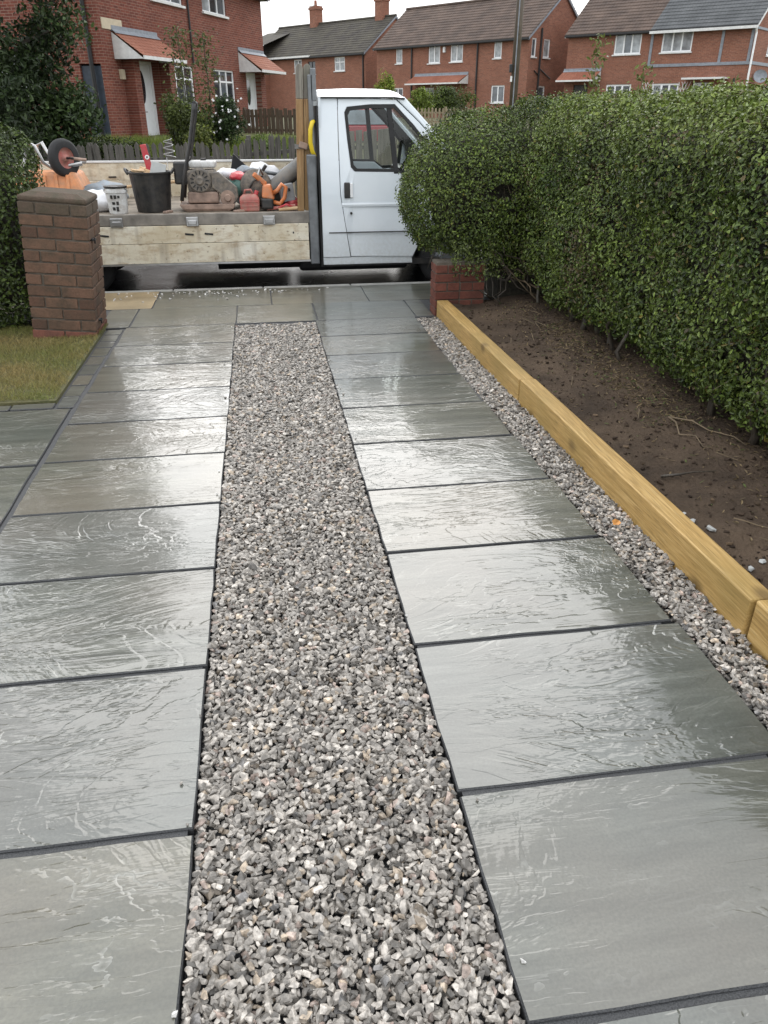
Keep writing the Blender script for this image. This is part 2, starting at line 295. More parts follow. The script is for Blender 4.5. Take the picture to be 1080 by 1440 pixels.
# ---------------------------------------------------------------- mesh helpers
def tag(o, label=None, cat=None, group=None, kind=None):
    if label: o['label'] = label
    if cat: o['category'] = cat
    if group: o['group'] = group
    if kind: o['kind'] = kind
    return o
def thing(name, loc, label, cat, group=None, rotz=0, rot=None):
    o = bpy.data.objects.new(name, None); COL.objects.link(o); o.empty_display_size = .1
    o.location = loc; o.rotation_euler = rot or (0, 0, rotz)
    return tag(o, label, cat, group)
def org(p):
    v = Vector((0, 0, 0))
    while p: v += p.location; p = p.parent
    return v
def link(me, name, m, parent=None):
    o = bpy.data.objects.new(name, me); COL.objects.link(o)
    if m is not None and not me.materials: me.materials.append(m)
    if parent: o.parent = parent
    return o
class MB:
    def __init__(s): s.v = []; s.f = []
    def add(s, vs, fs):
        k = len(s.v); s.v += [tuple(v) for v in vs]; s.f += [tuple(i + k for i in f) for f in fs]; return s
    def box(s, c, d, rot=None):
        x, y, z = d[0] / 2, d[1] / 2, d[2] / 2
        vs = [Vector(p) for p in ((-x, -y, -z), (x, -y, -z), (x, y, -z), (-x, y, -z), (-x, -y, z), (x, -y, z), (x, y, z), (-x, y, z))]
        if rot is not None:
            mt = Matrix.Rotation(rot[2], 3, 'Z') @ Matrix.Rotation(rot[1], 3, 'Y') @ Matrix.Rotation(rot[0], 3, 'X'); vs = [mt @ v for v in vs]
        c = Vector(c)
        return s.add([v + c for v in vs], [(0, 3, 2, 1), (4, 5, 6, 7), (0, 1, 5, 4), (1, 2, 6, 5), (2, 3, 7, 6), (3, 0, 4, 7)])
    def bb(s, x0, x1, y0, y1, z0, z1): return s.box(((x0 + x1) / 2, (y0 + y1) / 2, (z0 + z1) / 2), (x1 - x0, y1 - y0, z1 - z0))
    def cyl(s, p0, p1, r0, r1=None, n=12, caps=True):
        r1 = r0 if r1 is None else r1; p0, p1 = Vector(p0), Vector(p1); d = (p1 - p0).normalized()
        a = d.orthogonal().normalized(); b = d.cross(a); vs = []
        for p, r in ((p0, r0), (p1, r1)):
            for i in range(n): t = 2 * math.pi * i / n; vs.append(p + a * math.cos(t) * r + b * math.sin(t) * r)
        fs = [(i, (i + 1) % n, n + (i + 1) % n, n + i) for i in range(n)]
        if caps: fs += [tuple(range(n))[::-1], tuple(range(n, 2 * n))]
        return s.add(vs, fs)
    def tube(s, pts, r, n=8, taper=None):
        pts = [Vector(p) for p in pts]; vs = []; up = None
        for i, p in enumerate(pts):
            d = (pts[min(i + 1, len(pts) - 1)] - pts[max(i - 1, 0)]).normalized()
            a = d.orthogonal().normalized() if up is None else (up - d * up.dot(d)).normalized(); up = a; b = d.cross(a)
            q = r if taper is None else r + (taper - r) * i / (len(pts) - 1)
            for k in range(n): t = 2 * math.pi * k / n; vs.append(p + a * math.cos(t) * q + b * math.sin(t) * q)
        fs = [(i * n + k, i * n + (k + 1) % n, (i + 1) * n + (k + 1) % n, (i + 1) * n + k) for i in range(len(pts) - 1) for k in range(n)]
        fs += [tuple(range(n))[::-1], tuple(range((len(pts) - 1) * n, len(pts) * n))]
        return s.add(vs, fs)
    def lathe(s, prof, c, n=24, axis=(0, 0, 1), cap=False):
        d = Vector(axis).normalized(); a = d.orthogonal().normalized(); b = d.cross(a); c = Vector(c); vs = []
        for r, h in prof:
            for k in range(n): t = 2 * math.pi * k / n; vs.append(c + d * h + a * math.cos(t) * r + b * math.sin(t) * r)
        fs = [(i * n + k, i * n + (k + 1) % n, (i + 1) * n + (k + 1) % n, (i + 1) * n + k) for i in range(len(prof) - 1) for k in range(n)]
        if cap: fs += [tuple(range(n))[::-1], tuple(range((len(prof) - 1) * n, len(prof) * n))]
        return s.add(vs, fs)
    def prism(s, poly, e, y0, y1):                # poly of 2-D points; e maps (u, v, w) to xyz, w runs y0..y1
        n = len(poly); vs = [e(u, v, y0) for u, v in poly] + [e(u, v, y1) for u, v in poly]
        return s.add(vs, [tuple(range(n)), tuple(range(n, 2 * n))[::-1]] + [(i, n + i, n + (i + 1) % n, (i + 1) % n) for i in range(n)])
    def build(s, name, m, parent=None, smooth=False, bevel=0, seg=2, local=False, subsurf=0):
        o0 = Vector((0, 0, 0)) if local else org(parent)
        me = bpy.data.meshes.new(name); me.from_pydata([tuple(Vector(v) - o0) for v in s.v], [], s.f); me.update()
        bm = bmesh.new(); bm.from_mesh(me); bmesh.ops.recalc_face_normals(bm, faces=bm.faces); bm.to_mesh(me); bm.free()
        o = link(me, name, m, parent)
        if smooth: me.polygons.foreach_set('use_smooth', [True] * len(me.polygons))
        if bevel:
            bv = o.modifiers.new('Bevel', 'BEVEL'); bv.width = bevel; bv.segments = seg; bv.limit_method = 'ANGLE'; bv.angle_limit = R(40)
        if subsurf:
            q = o.modifiers.new('Subdivision', 'SUBSURF'); q.levels = q.render_levels = subsurf
        return o
XZ = lambda u, v, w: (u, w, v)
YZ = lambda u, v, w: (w, u, v)
def np_mesh(name, V, F, col=None, m=None, parent=None, smooth=False):
    V = np.asarray(V, dtype=np.float32) - np.array(org(parent), dtype=np.float32); k = F.shape[1]
    me = bpy.data.meshes.new(name); me.vertices.add(len(V)); me.vertices.foreach_set('co', V.ravel())
    me.loops.add(F.size); me.loops.foreach_set('vertex_index', F.ravel().astype(np.int32))
    me.polygons.add(len(F)); me.polygons.foreach_set('loop_start', np.arange(0, F.size, k, dtype=np.int32))
    me.update(calc_edges=True)
    if smooth: me.polygons.foreach_set('use_smooth', np.ones(len(F), dtype=bool))
    else: me.shade_flat()
    if col is not None:
        a = me.attributes.new('Col', 'FLOAT_COLOR', 'POINT'); c4 = np.ones((len(V), 4), dtype=np.float32); c4[:, :3] = col; a.data.foreach_set('color', c4.ravel())
    return link(me, name, m, parent)
def unit(a): return a / np.maximum(np.linalg.norm(a, axis=1, keepdims=True), 1e-9)
def leaves(name, P, Nn, L, W, col, m, parent=None, fold=.25, kind='stuff', drop=0.0):
    n = len(P); Nn = unit(Nn); t = RNG.normal(size=(n, 3)); t[:, 2] -= drop; t = unit(t - Nn * (t * Nn).sum(1, keepdims=True)); b = np.cross(Nn, t)
    L = np.broadcast_to(L, n)[:, None]; W = np.broadcast_to(W, n)[:, None]; f = Nn * W * fold
    V = np.stack([P - t * L * .5, P - t * L * .12 + b * W * .5 + f, P + t * L * .22 + b * W * .4 + f, P + t * L * .5, P + t * L * .22 - b * W * .4 + f, P - t * L * .12 - b * W * .5 + f], 1).reshape(-1, 3)
    i = np.arange(n)[:, None] * 6; F = np.concatenate([i + np.array([0, 1, 2, 3]), i + np.array([0, 3, 4, 5])])
    o = np_mesh(name, V, F, np.repeat(col, 6, 0), m, parent)
    if kind: o['kind'] = kind
    return o
def vnoise(P, scale, seed=0, oct=3):
    r = np.random.default_rng(seed); s = np.zeros(len(P)); a = 1.0; tot = 0
    for o_ in range(oct):
        for _ in range(4):
            d = r.normal(size=3); s += a * np.sin(P @ (d * scale * 2.2) + r.uniform(0, 6.28)); tot += a * .7
        scale *= 2.1; a *= .55
    return s / tot
def leafcol(n, P, base, tip, bright=.35, seed=3, yellow=0.0, ycol=(.16, .15, .02)):
    t = np.clip(.5 + .35 * vnoise(P, 1.6, seed) + RNG.normal(0, .28, n), 0, 1)[:, None]
    c = np.array(base) * (1 - t) + np.array(tip) * t
    c = c * np.clip(1 + .30 * vnoise(P, 4.5, seed + 50), .5, 1.7)[:, None]
    c = c * np.clip(1 + RNG.normal(0, bright, (n, 1)), .35, 2.0)
    y = RNG.random(n) < yellow; c[y] = np.array(ycol) * RNG.uniform(.6, 1.2, (y.sum(), 1))
    return c

# ================================================================= THE SETTING
ROAD_Z = -.16
def gz(y):
    return float(np.interp(y, [-40, 8, 14, 14.2, 15.6, 16.6, 19, 23, 40, 60, 400], [-.34, -.34, -.34, -.34, -.10, .0, .30, .78, 1.0, 1.1, 1.1]))
ys = [-60, -20, 0, 4, 8, 14, 14.2, 15.6, 16.6, 17.5, 19, 21, 23, 27, 32, 40, 50, 60, 80, 120, 200, 400]
xs = [-300, -120, -60, -30, -15, -8, -4, 0, 4, 8, 15, 30, 60, 120, 300]
vs = [(x, y, gz(y) + (.03 * math.sin(x * 1.3 + y) if 17 < y < 60 else 0)) for y in ys for x in xs]
nx = len(xs)
tag(MB().add(vs, [(j * nx + i, j * nx + i + 1, (j + 1) * nx + i + 1, (j + 1) * nx + i) for j in range(len(ys) - 1) for i in range(nx - 1)]).build('ground', TURF), kind='structure')
rd = MB(); N = 60
for i in range(N):
    x0, x1 = -60 + 2 * i, -58 + 2 * i
    rd.add([(x0, 8.1, ROAD_Z), (x1, 8.1, ROAD_Z), (x1, 14.3, ROAD_Z), (x0, 14.3, ROAD_Z)], [(0, 1, 2, 3)])
tag(rd.build('road', ASPHALT), kind='structure')
k = MB()
for i in range(40):
    if True: k.bb(-18 + i * .915, -18 + i * .915 + .905, 14.3, 14.42, -.3, -.045)
tag(k.build('far_kerb', KERBM, bevel=.015), kind='structure')
tag(MB().bb(-30, 30, 14.42, 15.9, -.3, -.055).build('far_pavement', KERBM), kind='structure')

# ---- riven slab pieces
def slab_mesh(name, sx, sy, seed, th=.04, rag=.003, cham=.003):
    r = random.Random(seed); pts = []; n = 5
    cs = [(-sx / 2, -sy / 2), (sx / 2, -sy / 2), (sx / 2, sy / 2), (-sx / 2, sy / 2)]
    for i in range(4):
        a, b = cs[i], cs[(i + 1) % 4]
        for k in range(n):
            t = k / n; j = (r.uniform(-rag, rag), r.uniform(-rag, rag)) if k else (r.uniform(0, rag) * (-1 if a[0] > 0 else 1), r.uniform(0, rag) * (-1 if a[1] > 0 else 1))
            pts.append((a[0] + (b[0] - a[0]) * t + j[0], a[1] + (b[1] - a[1]) * t + j[1]))
    m = len(pts)
    def ins(p, d): return (p[0] - math.copysign(min(d, abs(p[0])), p[0]) * (abs(p[0]) > sx / 2 - .02), p[1] - math.copysign(min(d, abs(p[1])), p[1]) * (abs(p[1]) > sy / 2 - .02))
    top = [(*ins(p, cham + r.uniform(0, .002)), 0) for p in pts]; mid = [(*p, -cham - r.uniform(0, .003)) for p in pts]; bot = [(*p, -th) for p in pts]
    me = bpy.data.meshes.new(name)
    fs = [tuple(range(m))] + [(i, m + i, m + (i + 1) % m, (i + 1) % m) for i in range(m)] + [(m + i, 2 * m + i, 2 * m + (i + 1) % m, m + (i + 1) % m) for i in range(m)]
    me.from_pydata(top + mid + bot, [], fs); me.update()
    me.materials.append(None); me.materials.append(JOINT)
    for p_ in me.polygons: p_.material_index = 0 if p_.index == 0 else 1
    bm = bmesh.new(); bm.from_mesh(me); bmesh.ops.recalc_face_normals(bm, faces=bm.faces); bm.to_mesh(me); bm.free(); return me
SEED = [0]
def slab(parent, x0, x1, y0, y1, m=SLAB, gap=.016, name='paving_slab', z=0, tilt=.0022, th=.04):
    SEED[0] += 1; r = random.Random(SEED[0])
    me = slab_mesh(name, x1 - x0 - gap, y1 - y0 - gap, SEED[0], th)
    me.materials[0] = m; o = link(me, name, m, parent); o.location = Vector(((x0 + x1) / 2, (y0 + y1) / 2, z + r.uniform(-.0015, .0015))) - org(parent)
    o.rotation_euler = (r.uniform(-tilt, tilt), r.uniform(-tilt, tilt), r.uniform(-.002, .002)); return o

drive = MB().bb(-1.232, -.296, -1.6, 6.56, -.2, -.008).bb(.428, 1.32, -1.6, 6.61, -.2, -.008).bb(-.296, .428, -1.6, 6.56, -.2, -.050).bb(1.32, 1.6, -1.6, 6.62, -.2, -.055).bb(-1.232, 1.32, 6.56, 6.605, -.2, -.0085).build('driveway', JOINT)
tag(drive, kind='structure')
LJ = [-1.1, -.5, .12, .745, 1.372, 2.022, 2.639, 3.218, 3.808, 4.358, 4.92, 5.488, 6.02, 6.603]
for a, b in zip(LJ, LJ[1:]):
    ym = (a + b) / 2; slab(drive, float(np.interp(ym, [3, 6.5], [-1.222, -1.190])), -.272, a, b, gap=.016 if ym < 3 else .011)
RJ = [-1.1, -.45, .17, .79, 1.386, 2.024, 2.643, 3.235, 3.81, 4.38, 4.95, 5.53, 6.07, 6.606]
for a, b in zip(RJ, RJ[1:]):
    ym = (a + b) / 2; slab(drive, .408, float(np.interp(ym, [1.5, 3.3, 5.0, 6.6], [1.392, 1.345, 1.30, 1.30])), a, b, gap=.016 if ym < 3 else .011)
# setts along the lawn
y = 4.66; r = random.Random(5)
while y < 6.5:
    d = r.uniform(.17, .24); slab(drive, -1.335, float(np.interp(y, [4.6, 6.5], [-1.222, -1.196])), y, min(y + d, 6.56), SETTM, .010, 'sett', -.002, .006, .05); y += d
tag(MB().bb(-1.36, -1.225, 4.6, 6.58, -.2, -.014).build('sett_bed', JOINT), kind='structure')
# garden path branching off to the left
path = tag(MB().bb(-4.2, -1.228, -1.6, 4.655, -.2, -.012).build('garden_path', JOINT), kind='structure')
for a, b in zip([.55, 1.35, 2.2, 2.95, 3.785], [1.35, 2.2, 2.95, 3.785, 4.645]):
    for x0, x1 in ((-1.83, -1.231), (-2.7, -1.83), (-3.4, -2.7), (-4.1, -3.4)): slab(path, x0, x1, a, b, SLAB2, .014)
x = -1.345
for i in range(12):
    d = r.uniform(.2, .3); slab(path, x - d, x, 4.66, 4.765, SETTM, .012, 'sett', -.002, .006, .05); x -= d
# pavement crossing
pav = tag(MB().bb(-14, 14, 7.0, 8.05, -.3, -.005).bb(-1.42, 1.52, 6.606, 7.0, -.3, -.005).build('pavement', JOINT), kind='structure')
for row, (a, b, xs_) in enumerate(((6.6, 7.28, (-1.16, -.27, .43, 1.31)), (7.28, 8.04, (-1.05, .05, .98, 2.0)))):
    for x0, x1 in zip(xs_, xs_[1:]): slab(pav, x0, x1, a, b, APRON, .005, 'flagstone', 0, .0012)
slab(pav, -1.42, -1.16, 6.6, 7.28, APRON, .008, 'flagstone'); slab(pav, 1.31, 1.475, 6.62, 7.28, APRON, .008, 'flagstone')
for sgn in (-1, 1):
    for i in range(8):
        x0 = (2.0 + i * .9) if sgn > 0 else (-1.95 - i * .9 - .9); slab(pav, x0, x0 + .9, 7.28, 8.04, APRON, .01, 'flagstone')
o = slab(pav, -1.95, -1.05, 7.28, 8.04, CONC, .004, 'concrete_patch', .001)
k = MB()
for i in range(24): k.bb(-11 + i * .915, -11 + i * .915 + .909, 8.045, 8.17, -.3, -.006)
tag(k.build('kerb', KERBM, bevel=.012), kind='structure')

# ---- gravel: thousands of angular limestone chippings
def stone_protos(n=14):
    out_ = []
    for i in range(n):
        r = random.Random(100 + i); bm = bmesh.new()
        for _ in range(12):
            p = Vector((r.gauss(0, 1), r.gauss(0, 1), r.gauss(0, 1))).normalized() * r.uniform(.72, 1.08); bm.verts.new((p.x * .55, p.y * .5 * .74, p.z * .5 * .56))
        h = bmesh.ops.convex_hull(bm, input=bm.verts)
        bmesh.ops.delete(bm, geom=[v for v in bm.verts if not v.link_faces], context='VERTS')
        bmesh.ops.dissolve_limit(bm, angle_limit=R(10), verts=bm.verts, edges=bm.edges); bmesh.ops.triangulate(bm, faces=bm.faces)
        bm.verts.ensure_lookup_table(); bm.verts.index_update()
        out_.append((np.array([v.co[:] for v in bm.verts]), np.array([[v.index for v in f.verts] for f in bm.faces]))); bm.free()
    return out_
PROT = stone_protos()
def rand_rot(n, tilt=.5):
    a = RNG.uniform(0, 6.283, n); b = RNG.normal(0, tilt, n); c = RNG.uniform(0, 6.283, n)
    ca, sa, cb, sb, cc, sc_ = np.cos(a), np.sin(a), np.cos(b), np.sin(b), np.cos(c), np.sin(c); z = np.zeros(n); o1 = np.ones(n)
    Rz = np.stack([ca, -sa, z, sa, ca, z, z, z, o1], 1).reshape(n, 3, 3); Rx = np.stack([o1, z, z, z, cb, -sb, z, sb, cb], 1).reshape(n, 3, 3); Rc = np.stack([cc, -sc_, z, sc_, cc, z, z, z, o1], 1).reshape(n, 3, 3)
    return Rz @ Rx @ Rc
def stones(name, P, size, label, tilt=.55, white=0.0):
    n = len(P); g = np.clip(RNG.normal(.285, .108, n), .10, .62)
    c = np.stack([g * 1.09, g, g * .89], 1)
    b = RNG.random(n); q = b < .08; c[q] *= np.array([1.12, 1.0, .86]); q = (b > .08) & (b < .12); c[q] *= np.array([1.10, .95, .91]); q = b > .975; c[q] = c[q] * np.array([.5, .52, .56])
    if white: q = RNG.random(n) < white; c[q] = RNG.uniform(.5, .75, (q.sum(), 1)) * np.array([1, .98, .94])
    Rm = rand_rot(n, tilt); s = size * np.clip(RNG.lognormal(0, .27, n), .5, 1.75); pid = RNG.integers(0, len(PROT), n); Vs = []; Fs = []; Cs = []; off = 0
    for i, (pv, pf) in enumerate(PROT):
        q = np.where(pid == i)[0]
        if not len(q): continue
        V = np.einsum('nij,kj->nki', Rm[q], pv) * s[q][:, None, None] + P[q][:, None, :]
        Vs.append(V.reshape(-1, 3)); Fs.append((pf[None] + (np.arange(len(q)) * len(pv))[:, None, None]).reshape(-1, 3) + off); off += V.shape[0] * V.shape[1]
        Cs.append(np.repeat(c[q], len(pv), 0))
    o = np_mesh(name, np.concatenate(Vs), np.concatenate(Fs), np.concatenate(Cs), STONEM)
    return tag(o, label, 'gravel', kind='stuff')
def gravel_pts(x0, x1, y0, y1, sp, z, zj, wob=0):
    nx_, ny_ = int((x1 - x0) / sp), int((y1 - y0) / (sp * .866)); X, Y = np.meshgrid(np.arange(nx_), np.arange(ny_))
    P = np.stack([x0 + (X + .5 * (Y % 2) + .25) * sp, y0 + Y * sp * .866, np.full(X.shape, z)], 2).reshape(-1, 3)
    P[:, :2] += RNG.normal(0, sp * .30, (len(P), 2)); P[:, 2] += RNG.normal(0, zj, len(P)) + .006 * vnoise(P, 5, 4); return P
a = gravel_pts(-.285, .418, .25, 6.57, .0152, -.012, .0036); b = gravel_pts(-.285, .418, .25, 6.57, .0185, -.024, .004)
P = np.concatenate([a, b]); P[:, 0] = np.where(P[:, 0] < -.270, -.270 + .01 * RNG.random(len(P)), P[:, 0]); P[:, 0] = np.where(P[:, 0] > .406, .406 - .01 * RNG.random(len(P)), P[:, 0])
stones('gravel_strip', P, .0258, 'grey limestone gravel strip running up the middle of the drive')
a = gravel_pts(0, 1, .6, 6.6, .0165, -.010, .005); b = gravel_pts(0, 1, .6, 6.6, .022, -.030, .004)
P = np.concatenate([a, b]); xl = np.interp(P[:, 1], [1.5, 3.3, 5.0, 6.6], [1.40, 1.35, 1.305, 1.305]); xr = np.interp(P[:, 1], [1.9, 6.6], [1.575, 1.50])
P[:, 0] = P[:, 0] * .34 + 1.26; q = (P[:, 0] > xl - .004) & (P[:, 0] < xr - .004)
# the squeeze in x above triples the density, keep a matching share
q &= RNG.random(len(P)) < .50
stones('gravel_border', P[q], .0265, 'narrow band of grey gravel between slabs and timber sleepers')
n = 26; P = np.stack([np.where(RNG.random(n) < .5, -.285 - np.abs(RNG.normal(0, .02, n)), .42 + np.abs(RNG.normal(0, .02, n))), RNG.uniform(.6, 6.5, n), np.full(n, .005)], 1)
stones('stray_chippings', P, .016, 'stray chippings kicked onto the slabs along the gravel strip edges', .3, .5)
# loose chippings swept to the street edge of the pavement
n = 95; P = np.stack([RNG.normal(-.75, .62, n), 7.98 - np.abs(RNG.normal(0, .16, n)), np.full(n, .004)], 1); P[:, 0] = np.clip(P[:, 0], -1.45, 1.5)
stones('loose_chippings', P, .022, 'pale loose chippings scattered along the kerb by the truck', .3, .8)

# ---- timber sleepers
for i, (y0, y1, lab) in enumerate(((-.6, 1.905, 'nearest treated timber sleeper, cut off by the right edge of the photo'), (1.915, 4.345, 'middle yellow timber sleeper edging the bare soil bed'),
                                   (4.355, 6.60, 'farthest timber sleeper, butting against the low red brick wall'))):
    e = lambda y_: float(np.interp(y_, [-.6, 1.9, 6.6], [1.60, 1.563, 1.492])); z1 = (.150, .143, .139)[i]; dx = (.012, 0, -.004)[i]
    t = thing('timber_sleeper', (e((y0 + y1) / 2) + dx, (y0 + y1) / 2, -.06), lab, 'timber sleeper', 'timber sleepers edging the soil bed')
    a_, b_ = e(y0) + dx, e(y1) + dx
    MB().add([(a_, y0, -.06), (a_ + .10, y0, -.06), (b_ + .10, y1, -.06), (b_, y1, -.06), (a_, y0, z1), (a_ + .10, y0, z1), (b_ + .10, y1, z1), (b_, y1, z1)],
             [(0, 3, 2, 1), (4, 5, 6, 7), (0, 1, 5, 4), (1, 2, 6, 5), (2, 3, 7, 6), (3, 0, 4, 7)]).build('beam', SLEEPER, t, bevel=.007)
    if i == 1:
        MB().cyl((a_ - .001, y0 + .11, .09), (a_ + .01, y0 + .11, .09), .006, n=8).build('screw', DARKSTEEL, t)

# ---- soil bed
nx_, ny_ = 40, 150; X, Y = np.meshgrid(np.linspace(0, 1, nx_), np.linspace(-.5, 6.75, ny_))
x0 = np.interp(Y, [-.6, 1.9, 6.6], [1.69, 1.65, 1.58]); XX = x0 + X * (3.9 - x0); P = np.stack([XX, Y, np.zeros_like(XX)], 2).reshape(-1, 3)
P[:, 2] = .085 + .05 * np.clip((P[:, 0] - 1.8) / .5, 0, 1) + .018 * vnoise(P, 4, 9) + .010 * vnoise(P, 14, 2)
i = (np.arange(ny_ - 1)[:, None] * nx_ + np.arange(nx_ - 1)).ravel()
tag(np_mesh('soil_bed', P, np.stack([i, i + 1, i + nx_ + 1, i + nx_], 1), None, SOIL, smooth=True), kind='structure')
def soil_z(x_, y_):
    p = np.stack([x_, y_, 0 * x_], 1); return .085 + .05 * np.clip((x_ - 1.8) / .5, 0, 1) + .018 * vnoise(p, 4, 9) + .010 * vnoise(p, 14, 2)
n = 2600; x_ = 1.66 + RNG.random(n) ** .8 * .95; y_ = RNG.uniform(.6, 6.6, n); P = np.stack([x_, y_, soil_z(x_, y_) + .004], 1)
g = RNG.uniform(.5, 1.4, n)[:, None]; cs = np.where(RNG.random((n, 1)) < .12, np.array([[.10, .07, .045]]), np.array([[.045, .031, .022]])) * g
Rm = rand_rot(n); s = .014 * np.clip(RNG.lognormal(0, .5, n), .3, 3); pv, pf = PROT[2]
V = np.einsum('nij,kj->nki', Rm, pv) * s[:, None, None] + P[:, None, :]
CLOD = col_attr_mat('soil_clod', .9, .2)
tag(np_mesh('soil_clods', V.reshape(-1, 3), (pf[None] + (np.arange(n) * len(pv))[:, None, None]).reshape(-1, 3), np.repeat(cs, len(pv), 0), CLOD), 'crumbly brown soil clods over the bed under the hedge', 'soil', kind='stuff')
# dry straw, leaf litter
n = 3000; x_ = np.clip(RNG.normal(2.16, .2, n), 1.72, 2.7); y_ = RNG.uniform(1.5, 6.5, n); x_[y_ < 3.6] += .12
k0 = RNG.random(n) < .45; x_[k0] = RNG.normal(2.22, .10, k0.sum()); y_[k0] = RNG.uniform(3.5, 5.7, k0.sum())
P = np.stack([x_, y_, soil_z(x_, y_) + .006], 1); nn = RNG.normal(0, .4, (n, 3)); nn[:, 2] += 1
cl = np.array([.22, .165, .09]) * RNG.uniform(.35, 1.25, (n, 1)); q = RNG.random(n) < .15; cl[q] = np.array([.10, .13, .04])
tag(leaves('leaf_litter', P, nn, RNG.uniform(.012, .038, n), RNG.uniform(.003, .010, n), cl, GRASSM), 'dry straw and dead leaves lying under the hedge', 'leaf litter', kind='stuff')

# ---- lawn left of the drive
tag(MB().bb(-6, -1.352, 4.777, 6.75, -.2, .008).build('lawn', TURF), kind='structure')
n = 42000; P = np.stack([RNG.uniform(-2.6, -1.36, n), RNG.uniform(4.79, 6.7, n), np.full(n, .012)], 1); P[:, 0] += .025 * vnoise(P, 9, 5)
h = RNG.uniform(.012, .034, n) * (1 + .4 * vnoise(P, 3, 8)); d = RNG.normal(0, .55, (n, 2)) * h[:, None]; wd = .0017; a = RNG.uniform(0, 6.28, n); wv = np.stack([np.cos(a), np.sin(a), 0 * a], 1) * wd
tip = P + np.concatenate([d, h[:, None]], 1); V = np.stack([P - wv, P + wv, tip], 1).reshape(-1, 3)
t = np.clip(.30 + .55 * vnoise(P, 2.4, 6) + .15 * RNG.normal(size=n) + .30 * np.clip((P[:, 1] - 6.05) * 2.2, 0, 1.5), 0, 1)[:, None]
cl = (np.array([.31, .24, .10]) * (1 - t) + np.array([.15, .195, .045]) * t) * RNG.uniform(.6, 1.3, (n, 1))
tag(np_mesh('grass', V, np.arange(n * 3).reshape(-1, 3), np.repeat(cl, 3, 0), GRASSM), 'short patchy lawn grass yellowing beside the drive', 'grass', kind='stuff')

# ---- hedges
def sdf_box(P, c, h, r, seed, amp, sc):
    q = np.abs(P - c) - (np.array(h) - r); d = np.linalg.norm(np.maximum(q, 0), axis=1) + np.minimum(q.max(1), 0) - r
    return d + amp * vnoise(P, sc, seed)
def grow(sd, lo, hi, n, depth=.14, out=.03, keep=None):
    got = []; tot = 0; lo, hi = np.array(lo), np.array(hi)
    while tot < n:
        P = lo + RNG.random((200000, 3)) * (hi - lo); d = sd(P); k_ = (d > -depth) & (d < out) & (RNG.random(len(d)) < np.clip(1 + (d - out) / depth * .75, .15, 1))
        if keep is not None: k_ &= keep(P)
        P = P[k_]; got.append(P); tot += len(P)
    P = np.concatenate(got)[:n]; e = .02
    g_ = np.stack([sd(P + np.eye(3)[i] * e) - sd(P - np.eye(3)[i] * e) for i in range(3)], 1); return P, unit(g_)
def core_mesh(name, lo, hi, sd, inset, parent, m, n=14):
    # a lumpy mass of twigs well inside the leaf shell
    bm = bmesh.new(); bmesh.ops.create_cube(bm, size=1); bmesh.ops.subdivide_edges(bm, edges=bm.edges, cuts=n, use_grid_fill=True)
    lo, hi = np.array(lo), np.array(hi); c = (lo + hi) / 2
    V = np.array([v.co[:] for v in bm.verts]) * (hi - lo) + c
    for _ in range(8):
        d = sd(V) + inset; e = .02; g_ = unit(np.stack([sd(V + np.eye(3)[i] * e) - sd(V - np.eye(3)[i] * e) for i in range(3)], 1)); V = V - g_ * d[:, None] * .8
    V = V + .03 * vnoise(V, 9, 3)[:, None]
    for v, p in zip(bm.verts, V): v.co = Vector(p) - org(parent)
    me = bpy.data.meshes.new(name); bm.to_mesh(me); bm.free(); me.polygons.foreach_set('use_smooth', [True] * len(me.polygons)); return link(me, name, m, parent)
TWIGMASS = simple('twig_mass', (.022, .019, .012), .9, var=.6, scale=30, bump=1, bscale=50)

hb = thing('hedge', (2.9, 3.6, .1), 'long clipped green privet hedge growing behind the bare soil bed', 'hedge')
sdA = lambda P: sdf_box(P, np.array([3.02, 3.35, .915]), (.80, 3.25, .735), .30, 21, .075, 2.0) + .05 * vnoise(P, 5.5, 44, 2) + np.interp(P[:, 1], [2.8, 3.8], [.0, .14]) * np.clip(.75 - P[:, 2], 0, 1)
P, nr = grow(sdA, (2.05, .7, .10), (3.75, 6.75, 1.95), 190000, .17, .045, lambda P: (P[:, 0] < 3.5) & (P[:, 2] > np.interp(P[:, 1], [2.6, 3.6], [.09, .19]) + np.interp(P[:, 1], [2.6, 3.6], [.05, .13]) * vnoise(P * np.array([1, 1, 0]), 4, 8)) & (P[:, 1] > .9))
P = P + nr * (.055 * RNG.random((len(P), 1)) ** 5)
col = leafcol(len(P), P, (.032, .057, .010), (.132, .178, .036), .45, 3, .02, (.20, .17, .04))
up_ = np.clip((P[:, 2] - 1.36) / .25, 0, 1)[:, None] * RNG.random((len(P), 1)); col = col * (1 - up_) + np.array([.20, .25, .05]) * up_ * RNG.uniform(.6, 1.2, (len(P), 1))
br = ((vnoise(P, 1.4, 33) > .45) & (RNG.random(len(P)) < .35)) | (RNG.random(len(P)) < .03); col[br] = np.array([.11, .085, .04]) * RNG.uniform(.5, 1.2, (br.sum(), 1))
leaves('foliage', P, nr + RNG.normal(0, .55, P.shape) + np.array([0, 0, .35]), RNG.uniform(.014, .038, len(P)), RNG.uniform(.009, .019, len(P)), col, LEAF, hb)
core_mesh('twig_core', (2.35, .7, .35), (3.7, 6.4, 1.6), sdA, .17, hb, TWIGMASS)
st = random.Random(9)
for i in range(26):
    y_ = 1.2 + i * .205 + st.uniform(-.06, .06); x_ = st.uniform(2.34, 2.6); pts = [(x_, y_, .05)]
    for k_ in range(5): pts.append((pts[-1][0] + st.uniform(-.07, .06), pts[-1][1] + st.uniform(-.06, .06), pts[-1][2] + .13))
    MB().tube(pts, st.uniform(.014, .028), 7, .008).build('stem', BARK, hb, smooth=True)
